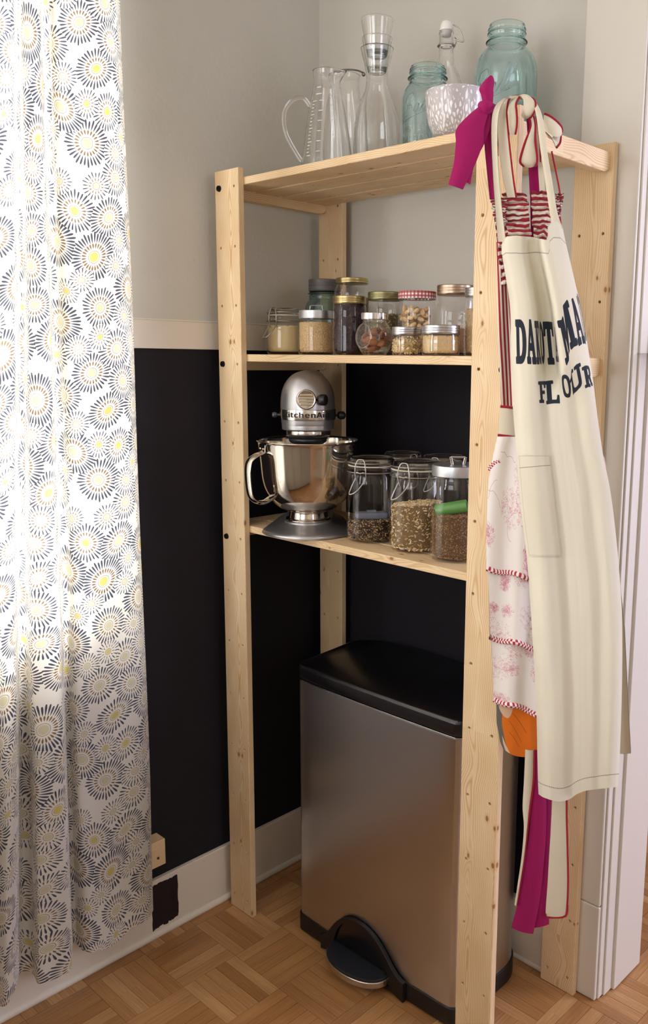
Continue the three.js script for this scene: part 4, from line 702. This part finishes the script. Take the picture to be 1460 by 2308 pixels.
  part('lock_lever', merge([lathe([[0, 0], [0.0026, 0], [0.0026, 0.014], [0, 0.014]], 12), lathe([[0, 0.010], [0.006, 0.0105], [0.0092, 0.016], [0.0085, 0.024], [0.004, 0.0278], [0, 0.0282]], 24)]).rotateZ(-Math.PI / 2).translate(0.052, 0.2500, -0.01), knobBlack, head, 'black lock knob');
  // bowl
  const bowl = part('bowl', new THREE.LatheGeometry(new THREE.SplineCurve([[0.001, 0.0315], [0.0385, 0.0315], [0.0415, 0.033], [0.0405, 0.040], [0.0405, 0.0475], [0.0475, 0.0500], [0.062, 0.0560], [0.078, 0.070], [0.0905, 0.090], [0.0975, 0.115], [0.1010, 0.150], [0.1040, 0.180], [0.1058, 0.1935], [0.1082, 0.1965], [0.1086, 0.1982], [0.1068, 0.1990], [0.1040, 0.1955], [0.1020, 0.178], [0.0992, 0.150], [0.0955, 0.116], [0.0885, 0.092], [0.0765, 0.0725], [0.055, 0.0585], [0.001, 0.055]].map((p) => new THREE.Vector2(...p))).getPoints(160).map((p) => new THREE.Vector2(Math.max(p.x, 1e-5), p.y)), 96), polished, t, 'polished steel bowl');
  // handle: a broad curved strap on the left
  const ha = -1.02, out = V3(Math.sin(ha), 0, Math.cos(ha)), side = V3(Math.cos(ha), 0, -Math.sin(ha)), hp = (r, y) => out.clone().multiplyScalar(r).setY(y);
  const pts = [hp(0.1005, 0.186), hp(0.106, 0.1775), hp(0.122, 0.171), hp(0.1365, 0.160), hp(0.1405, 0.140), hp(0.1385, 0.105), hp(0.133, 0.085), hp(0.120, 0.0745), hp(0.103, 0.0725), hp(0.0855, 0.0800)];
  const wd = [0.0125, 0.0105, 0.0105, 0.0115, 0.012, 0.0118, 0.011, 0.010, 0.0095, 0.012];
  part('handle', ribbon(ribbonPath(pts, pts.map((_, i) => side.clone().multiplyScalar(wd[i])), 70), 0.0045, 8, 0.004), polished, bowl, 'polished strap handle');
  part('handle_plate', (() => { const g = new RoundedBoxGeometry(0.028, 0.016, 0.003, 2, 0.001), rv = merge([g, ...[-0.007, 0.007].map((x) => new THREE.SphereGeometry(0.0022, 12, 8).translate(x, 0, 0.0016))]); return rv.rotateX(-0.06).rotateY(ha).translate(out.x * 0.1062, 0.1845, out.z * 0.1062); })(), polished, bowl, 'riveted handle plate');
}
// ---------------------------------------------------------------- aprons hanging over the front right post
{
  // they hang in upright layers turned towards the room: d is the distance of a layer in front of the post's outer corner
  const N = V3(0.57, 0, 0.82).normalize(), P0 = V3(SW, 0, 0).addScaledVector(N, 0.008), E = V3(N.z, 0, -N.x);
  const ap = (u, v, d) => onPlane(u, v, P0.clone().addScaledVector(N, d), N);
  const weave = dataTexture(256, 256, (() => { const a = noise2(301, 256), b = noise2(302, 64); return (x, y) => { const v = 128 + 46 * Math.sin(x * 402) * Math.sin(y * 402) + 50 * (a(x * 256, y * 256) - 0.5) + 30 * (b(x * 64, y * 64) - 0.5); return [v, v, v]; }; })(), false, 12, 12);
  const linen = (color, o = {}) => phys({ color, roughness: 0.95, sheen: 0.25, sheenColor: new THREE.Color(0xffffff), sheenRoughness: 0.6, bumpMap: weave, bumpScale: 0.0003, ...o });
  const cream = linen(0xe2d8c0), red = linen(0xa3182c), pink = linen(0x9a0658, { sheen: 0.05 }), creamRibbon = linen(0xddd3bd);
  const ribbonOn = (parent, name, mat, rows, opt = {}, label) => { // rows: [u left, u right, v, d left, d right?]
    const pts = [], sides = []; for (const [ul, ur, v, dl, dr = dl, vr = v] of rows) { const a = ap(ul, v, dl), b = ap(ur, vr, dr); pts.push(a.clone().add(b).multiplyScalar(0.5)); sides.push(b.clone().sub(a).multiplyScalar(0.5)); }
    const path = ribbonPath(pts, sides, opt.n ?? 50), m = part(name, ribbon(path, opt.thick ?? 0.0012, 6, opt.curl ?? 0), mat, parent, label);
    for (const k of opt.piping ?? []) part('piping', edgeTube(path, k, 0.0017), red, m, 'red piping');
    return path;
  };
  // ----- flour-sack apron, the front layer
  const sack = thing('apron', 'cream canvas flour-sack apron with bold dark lettering hanging in front of the other aprons', 'apron', [0, 0, 0]);
  // outline columns by pixel row, and a pleated cross-section that is deepest where the lettering folds away
  const left = [[532, 1136], [560, 1131], [590, 1135], [690, 1150], [800, 1152.5], [900, 1155.5], [1000, 1163], [1100, 1170], [1170, 1177], [1250, 1187], [1340, 1194.5], [1490, 1204], [1620, 1210], [1760, 1213], [1800, 1215]];
  const right = [[500, 1264], [540, 1272], [600, 1286], [700, 1309], [810, 1328], [865, 1336], [930, 1344], [1020, 1357], [1100, 1373], [1190, 1385], [1310, 1396], [1410, 1401], [1560, 1400], [1690, 1396], [1800, 1391]];
  const topRow = [[0, 541], [0.06, 533], [0.2, 531], [0.5, 535], [0.70, 541], [0.735, 530], [0.75, 512], [0.82, 502], [0.93, 500], [1, 512]];
  const botRow = [[0, 1790], [0.05, 1796], [0.16, 1803], [0.27, 1806], [0.38, 1801], [0.5, 1788], [0.62, 1781], [0.8, 1777], [1, 1773]];
  const fold = [[0, -0.030], [0.03, -0.012], [0.08, 0.000], [0.16, 0.005], [0.26, 0.005], [0.32, 0.000], [0.40, -0.026], [0.46, -0.031], [0.565, -0.030], [0.595, -0.020], [0.618, 0.006], [0.65, 0.013], [0.72, 0.014], [0.82, 0.011], [0.90, 0.004], [0.96, -0.006], [1, -0.024]];
  const foldLow = [[0, -0.032], [0.03, -0.012], [0.09, 0.001], [0.18, 0.006], [0.30, 0.003], [0.42, -0.008], [0.52, -0.004], [0.64, 0.001], [0.76, -0.004], [0.88, 0.001], [0.96, -0.003], [1, -0.012]];
  const wr = noise2(305, 32);
  const sackPoint = (s, t, lift = 0) => {
    const v0 = table(topRow, s), v1 = stable(botRow, s), v = lerp(v0, v1, t), u = lerp(stable(left, v), stable(right, v), s);
    const k = smooth(812, 905, v), top = smooth(700, 520, v);
    let d = lerp(stable(fold, s), stable(foldLow, s), k) * lerp(1, 0.62, top) + 0.062 + lift;
    d += 0.0035 * (wr(s * 7, t * 11) - 0.5) + 0.002 * (wr(s * 15 + 5, t * 5) - 0.5) * k;
    return ap(u, v, d);
  };
  const SN = 150, ST = 150, arc = [0]; for (let i = 1; i <= SN; i++) { const m = (i / SN); arc.push(arc[i - 1] + sackPoint(m, 0.215).distanceTo(sackPoint((i - 1) / SN, 0.215))); }
  const AW = arc[SN], AH = 0.95, arcAt = (s) => { const k = s * SN, i = Math.min(SN - 1, Math.floor(k)); return lerp(arc[i], arc[i + 1], k - i); };
  const sOf = (a) => { let i = 0; while (i < SN - 1 && arc[i + 1] < a) i++; return (i + (a - arc[i]) / (arc[i + 1] - arc[i])) / SN; };
  // the print: lettering placed along the cloth, and the grey stitching of the hems
  const CW = 1024, CH = 2048;
  const print = canvasTexture(CW, CH, (g) => {
    g.fillStyle = '#e5decb'; g.fillRect(0, 0, CW, CH); const r = rng(77);
    for (let i = 0; i < 5000; i++) { g.fillStyle = `rgba(${170 + 40 * r()},${155 + 40 * r()},${120 + 40 * r()},0.10)`; g.fillRect(r() * CW, r() * CH, 1 + 12 * r(), 1); }
    const ink = '#262c38', tOf = (s, v) => (v - table(topRow, s)) / (stable(botRow, s) - table(topRow, s));
    // one letter filling the quad between two arc fractions (a, b as s) and two pixel rows
    const letter = (ch, a, b, vt, vb, tilt = 0, bold = true) => {
      const x0 = arcAt(a) / AW * CW, x1 = arcAt(b) / AW * CW, y0 = tOf((a + b) / 2, vt) * CH, y1 = tOf((a + b) / 2, vb) * CH;
      g.save(); g.translate((x0 + x1) / 2, (y0 + y1) / 2); g.rotate(tilt); g.fillStyle = ink; g.strokeStyle = ink; g.font = 'bold 100px serif'; g.textAlign = 'left'; g.textBaseline = 'alphabetic';
      const m = g.measureText(ch), w = m.actualBoundingBoxRight + m.actualBoundingBoxLeft, h = m.actualBoundingBoxAscent + m.actualBoundingBoxDescent;
      g.scale((x1 - x0) / w, (y1 - y0) / h); g.translate(-w / 2 + m.actualBoundingBoxLeft, h / 2 - m.actualBoundingBoxDescent); g.fillText(ch, 0, 0); if (bold) { g.lineWidth = bold === true ? 8 : bold; g.lineJoin = 'round'; g.strokeText(ch, 0, 0); } g.restore();
    };
    letter('D', 0.065, 0.195, 724, 815); letter('A', 0.205, 0.310, 724, 816); letter('K', 0.318, 0.372, 727, 816); letter('O', 0.378, 0.428, 729, 816); letter('T', 0.436, 0.572, 729, 817); letter('A', 0.582, 0.612, 740, 812);
    letter('M', 0.672, 0.852, 694, 788, -0.16); letter('A', 0.862, 0.962, 676, 770, -0.20); letter('I', 0.970, 0.980, 672, 770); letter('D', 0.985, 0.999, 668, 764);
    letter('F', 0.322, 0.400, 861, 906, 0.0, 7); letter('L', 0.405, 0.570, 860, 907, 0, 7); letter('O', 0.624, 0.716, 846, 894, -0.12, 7); letter('U', 0.728, 0.878, 828, 878, -0.16, 7); letter('R', 0.893, 0.985, 824, 868, -0.16, 7);
    const stitch = (f, a, b) => { g.strokeStyle = '#8b8680'; g.lineWidth = 3.2; g.setLineDash([9, 3]); g.beginPath(); for (let i = 0; i <= 80; i++) { const s = lerp(a, b, i / 80), x = arcAt(s) / AW * CW, y = f(s) * CH; i ? g.lineTo(x, y) : g.moveTo(x, y); } g.stroke(); };
    stitch((s) => 0.028 + 0.003 * Math.sin(s * 7), 0, 1); stitch(() => 0.977, 0, 1);
  });
  const sackMat = linen(0xffffff, { map: print });
  const body = part('panel', cloth((s, t) => sackPoint(s, t), SN, ST, (s, t) => [arcAt(s) / AW, 1 - t], 0.0016), sackMat, sack);
  // patch pocket at the lower left, with its stitched mouth
  const pocketTex = canvasTexture(256, 512, (g, w, h) => { g.fillStyle = '#e4dcc8'; g.fillRect(0, 0, w, h); g.strokeStyle = '#8b8680'; g.lineWidth = 3; g.beginPath(); g.moveTo(0, 64); g.lineTo(w, 50); g.stroke(); g.strokeStyle = '#c9bfa6'; g.lineWidth = 3; g.strokeRect(6, 4, w - 12, h - 10); });
  part('pocket', cloth((s, t) => { const v = lerp(1026, 1254, t); const ss = lerp(0.02, 0.38, s) , tt = (v - table(topRow, ss)) / (stable(botRow, ss) - table(topRow, ss)); return sackPoint(ss, tt, 0.0022); }, 40, 40, (s, t) => [s, 1 - t], 0.0012), linen(0xffffff, { map: pocketTex }), sack);
  // the far half of the skirt, seen beyond the right edge
  part('back_panel', cloth((s, t) => { const v = lerp(1180, 1700 - 2 * s, t), u0 = lerp(1372, 1380, t), u1 = table([[1180, 1384], [1250, 1390], [1310, 1396], [1410, 1407], [1560, 1414], [1690, 1421], [1710, 1421]], v); return ap(lerp(u0, u1, s), v, -0.012 - 0.012 * Math.sin(s * 2.6) + 0.002 * Math.sin(t * 9)); }, 20, 40, null, 0.0016), cream, sack);
  // neck strap: up the left side, over the post top, down the right side
  ribbonOn(sack, 'neck_strap', creamRibbon, [[1122, 1140, 545, 0.054], [1116, 1131, 470, 0.058], [1110, 1123, 380, 0.060], [1107, 1121, 290, 0.060], [1113, 1127, 246, 0.058], [1130, 1142, 226, 0.044, 0.036, 222], [1150, 1156, 222, 0.018, 0.008, 216], [1170, 1176, 221, 0.008, -0.004, 216]], { n: 70, curl: 0.0015 });
  ribbonOn(sack, 'neck_strap', creamRibbon, [[1170, 1178, 222, 0.004, -0.008, 217], [1190, 1196, 224, 0.012, 0.002, 218], [1203, 1213, 240, 0.036], [1210, 1223, 270, 0.046], [1217, 1231, 330, 0.054], [1229, 1244, 410, 0.056], [1239, 1256, 480, 0.056], [1246, 1268, 515, 0.054]], { n: 70, curl: 0.0015 });

  // ----- ruffled apron behind it: striped bib, cream waistband, printed tiers
  const frill = thing('apron', 'ruffled apron with red-striped bib, red piping and pale pink printed tiers, middle layer', 'apron', [0, 0, 0]);
  const stripes = (n, vertical) => canvasTexture(512, 512, (g, w, h) => { g.fillStyle = '#e6dccb'; g.fillRect(0, 0, w, h); g.fillStyle = '#9c2434'; for (let i = 0; i < n; i++) vertical ? g.fillRect(i * w / n, 0, w / n * 0.5, h) : g.fillRect(0, i * h / n, w, h / n * 0.50); });
  const stripeV = linen(0xffffff, { map: stripes(5, true) });
  const stripeH = [[0, stripes(9, false)]].map(([, t]) => linen(0xffffff, { map: t }))[0];
  const rn = noise2(311, 64);
  // gathered panels: pinched across the top of the bib
  const gathered = (u0, u1, v0, v1, d, amp, seed, name = 'bib_ruffle') => part(name, cloth((s, t) => {
    const edge = 6 * (rn(t * 14 + seed, 3) - 0.5), u = lerp(u0(t) + edge * (1 - s), u1(t) + edge * s, s), v = lerp(v0, v1, t) + 5 * (rn(s * 5 + seed, t * 7) - 0.5);
    return ap(u, v, d + amp * Math.sin(t * 44 + 3.5 * rn(s * 4 + seed, t * 3) + s * 1.2) + amp * 0.8 * (rn(s * 12 + seed, t * 16) - 0.5));
  }, 40, 110, (s, t) => [s, 1 - (t + 0.055 * (rn(s * 4 + seed, t * 6) - 0.5) * smooth(0.15, 0.5, t))], 0.0012), stripeH, frill);
  gathered((t) => lerp(1133, 1145, t), (t) => lerp(1188, 1197, t), 436, 540, 0.022, 0.0030, 3);
  gathered((t) => lerp(1196, 1204, t), (t) => lerp(1238, 1246, t), 432, 548, 0.018, 0.0030, 19);
  gathered((t) => lerp(1104, 1116, t), (t) => lerp(1140, 1142, t), 446, 502, 0.026, 0.0035, 31);
  gathered((t) => 1250 + 2 * t, (t) => lerp(1269, 1262, t), 437, 486, 0.016, 0.0035, 43);
  gathered((t) => lerp(1114, 1130, t), (t) => lerp(1140, 1156, t), 492, 640, 0.018, 0.0040, 51, 'bib_edge_ruffle');
  // bib strip with upright stripes
  part('bib', cloth((s, t) => { const v = lerp(545, 915, t), u0 = table([[545, 1119], [640, 1121], [760, 1122.5], [860, 1127], [915, 1129]], v), u1 = table([[545, 1150], [640, 1157], [760, 1166], [915, 1170]], v); return ap(lerp(u0, u1, s), v, 0.010 + 0.004 * Math.sin(s * 7 + t * 1.5)); }, 24, 50, (s, t) => [s * 1.0 - t * 0.12, 1 - t], 0.0012), stripeV, frill);
  ribbonOn(frill, 'bib_piping', red, [[1127.5, 1172, 913, 0.014, 0.014, 918], [1128, 1172, 918, 0.014, 0.014, 923]], { n: 8 });
  part('waistband', cloth((s, t) => ap(lerp(lerp(1128, 1122, t), 1180, s), lerp(916, 982, t) + 5 * s, 0.012 + 0.002 * Math.sin(s * 6)), 20, 16, null, 0.0014), cream, frill, 'cream waistband');
  part('waist_piping', tube([ap(1121.5, 981, 0.0135), ap(1140, 983, 0.0145), ap(1160, 986, 0.0145), ap(1180, 988, 0.014)], 0.0024, 30, 8), red, frill, 'red piping'); part('waist_piping', tube([ap(1127.5, 916, 0.0135), ap(1140, 917, 0.0145), ap(1155, 919, 0.0145), ap(1172, 921, 0.014)], 0.0022, 30, 8), red, frill, 'red piping');
  // printed tiers: faded pink engraving on white
  const toile = canvasTexture(512, 1024, (g, w, h) => {
    g.fillStyle = '#eee6e0'; g.fillRect(0, 0, w, h); const r = rng(91);
    for (let k = 0; k < 34; k++) { const cx = r() * w, cy = r() * h, R = 30 + 50 * r(); for (let i = 0; i < 150; i++) { const a = r() * 6.283, q = R * Math.pow(r(), 0.7), x = cx + Math.cos(a) * q, y = cy + Math.sin(a) * q * 1.1; g.strokeStyle = `rgba(186,84,108,${0.18 + 0.22 * r()})`; g.lineWidth = 1 + 1.6 * r(); g.beginPath(); g.arc(x, y, 2 + 6 * r(), r() * 6, r() * 6 + 2.4); g.stroke(); } }
    for (let k = 0; k < 14; k++) { let x = r() * w, y = r() * h, a = r() * 6; g.strokeStyle = 'rgba(180,80,104,0.42)'; g.lineWidth = 2; g.beginPath(); g.moveTo(x, y); for (let i = 0; i < 16; i++) { a += (r() - 0.5) * 1.1; x += Math.cos(a) * 9; y += Math.sin(a) * 9; g.lineTo(x, y); } g.stroke(); }
  });
  const toileMat = linen(0xffffff, { map: toile });
  const edgeL = [[982, 1121.5], [1040, 1109], [1090, 1101], [1180, 1097], [1275, 1096.5], [1300, 1100], [1430, 1104], [1450, 1107], [1568, 1112]];
  const twist = canvasTexture(256, 32, (g, w, h) => { g.fillStyle = '#f0e9e4'; g.fillRect(0, 0, w, h); g.fillStyle = '#b02a40'; for (let i = 0; i < 8; i++) { g.beginPath(); g.moveTo(i * 32, 0); g.lineTo(i * 32 + 15, 0); g.lineTo(i * 32 + 31, h); g.lineTo(i * 32 + 16, h); g.fill(); } });
  const twistMat = linen(0xffffff, { map: twist }); twist.repeat.set(1.7, 1);
  const tiers = [[984, 1281, 24, 0.024], [1276, 1436, 26, 0.019], [1432, 1576, 34, 0.014]];
  tiers.forEach(([v0, v1, drop, d], k) => {
    const pt = (s, t, lift = 0) => { const v = lerp(v0, v1, t), u0 = stable(edgeL, Math.min(v, 1568)) + (k && t < 0.1 ? 2 : 0), u1 = 1186 + (v - 984) * 0.045; return ap(lerp(u0, u1, s), v + drop * s * t * 1.0 + 3 * Math.sin(s * 8) * t, d + lift + (0.004 + 0.003 * t) * Math.sin(s * 9 + k * 1.7 + t * 1.2) - 0.004 * (1 - s) * (1 - s)); };
    const m = part('tier', cloth(pt, 44, 60, (s, t) => [s * 0.55 + k * 0.3, 1 - (t * 0.45 + k * 0.31)], 0.0012), toileMat, frill, 'pale pink printed tier');
    const pts = []; for (let i = 0; i <= 30; i++) pts.push(pt(i / 30, 1.0, 0.0015));
    const g = new THREE.TubeGeometry(new THREE.CatmullRomCurve3(pts), 80, 0.0046, 10); { const uv = g.attributes.uv; }
    part('twisted_trim', g, twistMat, m, 'red and white twisted trim');
  });
  { const pts = [ap(1102, 1058, 0.018), ap(1108, 1050, 0.021), ap(1116, 1043, 0.0225), ap(1126, 1038, 0.024)]; const tx = twistMat.clone(); tx.map = twist.clone(); tx.map.repeat.set(0.7, 1); part('pocket_trim', tube(pts, 0.004, 20, 8), tx, frill, 'red and white twisted trim'); }
  { const pts = [ap(1358, 1030, 0.000), ap(1360, 1042, 0.000), ap(1363, 1054, 0.000)]; part('side_trim', tube(pts, 0.0028, 14, 8), twistMat, frill, 'red and white twisted trim'); }
  // neck straps and their bow, cream with red piping
  ribbonOn(frill, 'neck_strap', creamRibbon, [[1143, 1163, 445, 0.026], [1133, 1156, 400, 0.034], [1125, 1149, 340, 0.038], [1121, 1144, 290, 0.038], [1123, 1142, 250, 0.034], [1133, 1148, 228, 0.022, 0.018, 222], [1148, 1158, 222, 0.006, 0.000, 217], [1166, 1172, 221, -0.004, -0.010, 217]], { n: 70, piping: [1], curl: 0.0015 });
  ribbonOn(frill, 'neck_strap', creamRibbon, [[1108, 1116, 275, 0.026, 0.030], [1110, 1117, 262, 0.028, 0.032], [1114, 1123, 242, 0.030], [1121, 1130, 236, 0.024], [1130, 1138, 232, 0.014]], { n: 30, piping: [-1] });
  ribbonOn(frill, 'neck_strap', creamRibbon, [[1106, 1113, 268, 0.028], [1110, 1117, 284, 0.030], [1114, 1120, 310, 0.026], [1116, 1121, 352, 0.022]], { n: 30, piping: [1] });
  ribbonOn(frill, 'neck_strap', creamRibbon, [[1216, 1228, 440, 0.012], [1213, 1226, 390, 0.014], [1210, 1222, 340, 0.016], [1204, 1216, 290, 0.016]], { n: 40 });
  // hanging loop on the left of the post, and the roll over its top
  ribbonOn(frill, 'bow_loop', creamRibbon, [[1160, 1170, 224, 0.022, 0.026, 219], [1148, 1163, 234, 0.036, 0.040], [1144, 1164, 252, 0.043], [1147, 1165, 270, 0.045], [1147, 1164, 288, 0.044], [1149, 1161, 304, 0.040, 0.040, 303]], { n: 50, piping: [1], curl: 0.003 });
  part('bow_knot', (() => { const pts = [], sides = []; for (const [u, v, d, hw] of [[1172, 221, 0.004, 10], [1184, 217, 0.020, 12], [1193, 226, 0.032, 13], [1193, 243, 0.038, 13], [1188, 258, 0.034, 11], [1183, 264, 0.020, 9]]) { const c = ap(u, v, d); pts.push(c); sides.push(ap(u + hw, v + 3, d).sub(c)); } const p = ribbonPath(pts, sides, 40); part('piping', edgeTube(p, 1, 0.0015), red, frill, 'red piping'); return ribbon(p, 0.0016, 8, 0.004); })(), creamRibbon, frill);
  // two bow loops: strips that run out, turn and come back
  const loop = (name, rows, o) => ribbonOn(frill, name, creamRibbon, rows, o);
  loop('bow_loop', [[1192, 1202, 262, 0.024], [1196, 1206, 285, 0.030], [1184, 1206, 318, 0.034], [1174, 1210, 350, 0.036], [1172, 1210, 366, 0.034], [1180, 1206, 375, 0.028]], { n: 60, piping: [-1, 1], curl: 0.004 });
  loop('bow_loop', [[1200, 1208, 262, 0.018], [1206, 1213, 290, 0.020], [1212, 1217, 330, 0.018], [1214, 1218, 368, 0.014]], { n: 40, piping: [1] });
  ribbonOn(frill, 'bow_loop', creamRibbon, [[1222, 1226, 284, 0.024, 0.020, 256], [1236, 1238, 298, 0.026, 0.020, 261], [1248, 1254, 306, 0.026, 0.018, 273], [1256, 1265, 308, 0.022, 0.012, 286], [1257, 1267, 312, 0.014, 0.004, 296]], { n: 50, piping: [1], curl: 0.003 });
  ribbonOn(frill, 'bow_loop', creamRibbon, [[1258, 1267, 306, 0.012, 0.004, 294], [1250, 1264, 308, 0.004, -0.006, 304], [1240, 1262, 312, -0.002, -0.010, 322], [1230, 1254, 296, 0.004, -0.004, 333]], { n: 40, piping: [1], curl: 0.003 });
  part('strap_cord', tube([ap(1243, 341, 0.002), ap(1252, 385, 0.004), ap(1259, 420, 0.010), ap(1262, 440, 0.016)], 0.0013, 30, 6), red, frill, 'red piping');
  for (const o of [0, 9]) part('side_cord', tube([ap(1258 + o * 0.4, 488, 0.012), ap(1264 + o * 0.5, 540, 0.010), ap(1274 + o * 0.2, 590, 0.006)], 0.0013, 30, 6), red, frill, 'red piping');
  // apron strings hanging below
  ribbonOn(frill, 'apron_string', creamRibbon, [[1184, 1204, 1690, 0.002], [1181, 1202, 1760, 0.002], [1178, 1194, 1820, 0.003], [1181, 1189, 1866, 0.004], [1176, 1182, 1930, 0.004], [1166, 1171, 2000, 0.004], [1160, 1164, 2040, 0.004]], { n: 60, curl: 0.003, piping: [1] });
  ribbonOn(frill, 'apron_string', creamRibbon, [[1246, 1277, 1770, 0.004], [1243, 1277, 1840, 0.005], [1238, 1279, 1920, 0.006], [1234, 1280, 1990, 0.006], [1230, 1278, 2045, 0.006], [1230, 1275, 2066, 0.006]], { n: 60, curl: 0.002, piping: [1] });
  part('string_end', tube([ap(1229, 2060, 0.007), ap(1231, 2067, 0.007), ap(1250, 2068, 0.007), ap(1268, 2067, 0.007), ap(1277, 2060, 0.007), ap(1279, 2040, 0.007)], 0.0018, 40, 8), red, frill, 'red piping');

  // ----- the rearmost apron: orange print with magenta ties
  const orange = thing('apron', 'rearmost apron with orange patchwork hem and magenta ties knotted at the neck', 'apron', [0, 0, 0]);
  const patch = canvasTexture(512, 512, (g, w, h) => {
    g.fillStyle = '#e8781a'; g.fillRect(0, 0, w, h);
    g.fillStyle = '#6b6660'; g.beginPath(); g.moveTo(0, 0); g.lineTo(120, 0); g.bezierCurveTo(60, 160, 40, 240, 80, 512); g.lineTo(0, 512); g.fill();
    g.fillStyle = '#e2bd9d'; g.beginPath(); g.moveTo(10, 0); g.lineTo(270, 0); g.bezierCurveTo(190, 60, 190, 190, 130, 220); g.bezierCurveTo(70, 230, 0, 150, 30, 60); g.fill();
    g.fillStyle = '#d8a92a'; g.beginPath(); g.moveTo(300, 0); g.lineTo(512, 0); g.lineTo(512, 190); g.bezierCurveTo(420, 220, 400, 150, 350, 110); g.bezierCurveTo(300, 80, 290, 40, 300, 0); g.fill();
    g.fillStyle = '#e2c4ae'; g.beginPath(); g.moveTo(40, 380); g.lineTo(90, 512); g.lineTo(30, 512); g.fill();
    g.strokeStyle = '#5a3a1a'; g.lineWidth = 3; for (const [a, b, c, e] of [[180, 180, 330, 330], [140, 240, 260, 400], [130, 330, 230, 440], [300, 60, 380, 140]]) { g.beginPath(); g.moveTo(a, b); g.quadraticCurveTo((a + c) / 2 + 14, (b + e) / 2 - 14, c, e); g.stroke(); }
  });
  part('skirt', cloth((s, t) => { const v0 = 1555, u0 = table([[1555, 1118], [1640, 1119], [1690, 1127], [1710, 1134]], lerp(1555, 1710, t)), u = lerp(u0, 1222, s), v = lerp(v0, stable([[0, 1688], [0.25, 1702], [0.6, 1706], [0.9, 1702], [1, 1694]], s), t); return ap(u, v, 0.001 - 0.004 * (1 - s) * (1 - s) + 0.004 * Math.sin(s * 6.5 + 1.0) - 0.010 * smooth(0.72, 1, s)); }, 40, 30, (s, t) => [s, 1 - t], 0.0014), linen(0xffffff, { map: patch }), orange, 'orange patchwork skirt hem');
  ribbonOn(orange, 'apron_string', pink, [[1196, 1218, 1690, -0.002], [1196, 1230, 1800, 0.000], [1192, 1230, 1880, 0.001], [1180, 1224, 1960, 0.002], [1168, 1216, 2030, 0.002], [1152, 1201, 2092, 0.002, 0.004, 2106]], { n: 50, curl: 0.004 });
  ribbonOn(orange, 'apron_string', pink, [[1212, 1244, 1780, -0.006, -0.010], [1214, 1240, 1880, -0.005], [1210, 1238, 1980, -0.004], [1202, 1237, 2040, -0.003], [1196, 1237, 2092, -0.003, -0.003, 2084]], { n: 40, curl: 0.003 });
  // neck tie: strap up to a knot beside the post top, a loop above and two ends
  ribbonOn(orange, 'neck_tie', pink, [[1104, 1114, 448, 0.032], [1099, 1114, 400, 0.034], [1093, 1112, 340, 0.036], [1090, 1110, 290, 0.038], [1090, 1108, 255, 0.040]], { n: 40, curl: 0.003 });
  ribbonOn(orange, 'neck_tie', pink, [[1194, 1216, 440, 0.004], [1192, 1216, 400, 0.004], [1190, 1214, 350, 0.004], [1188, 1206, 290, 0.002], [1184, 1194, 250, -0.006]], { n: 40, curl: 0.002 });
  ribbonOn(orange, 'neck_tie', pink, [[1196, 1203, 540, 0.006], [1195, 1201, 480, 0.006], [1194, 1201, 430, 0.005]], { n: 20 });
  ribbonOn(orange, 'knot', pink, [[1078, 1088, 244, 0.046, 0.050, 228], [1086, 1098, 252, 0.056, 0.058, 226], [1098, 1106, 256, 0.056, 0.054, 229], [1110, 1115, 252, 0.046, 0.040, 236]], { n: 30, curl: 0.006, thick: 0.004 });
  // upright loop
  ribbonOn(orange, 'tie_end', pink, [[1089, 1109, 236, 0.050], [1084, 1111, 214, 0.054], [1080, 1111, 200, 0.056], [1088, 1113, 184, 0.054], [1100, 1113, 172, 0.050, 0.050, 176]], { n: 40, curl: -0.006 });
  // broad hanging ends, one over the other
  ribbonOn(orange, 'tie_end', pink, [[1082, 1100, 236, 0.050], [1056, 1098, 258, 0.056], [1028, 1090, 290, 0.060], [1027, 1088, 320, 0.062], [1022, 1070, 370, 0.062], [1010, 1042, 416, 0.060, 0.060, 427]], { n: 50, curl: 0.005 });
  ribbonOn(orange, 'tie_end', pink, [[1086, 1104, 244, 0.046], [1070, 1104, 280, 0.050], [1056, 1092, 320, 0.052], [1048, 1070, 365, 0.052], [1040, 1059, 406, 0.052, 0.052, 415]], { n: 50, curl: 0.004 });
}
scene.traverse((o) => { if (o.isMesh) { o.castShadow = true; o.receiveShadow = true; } });
renderer.render(scene, camera);
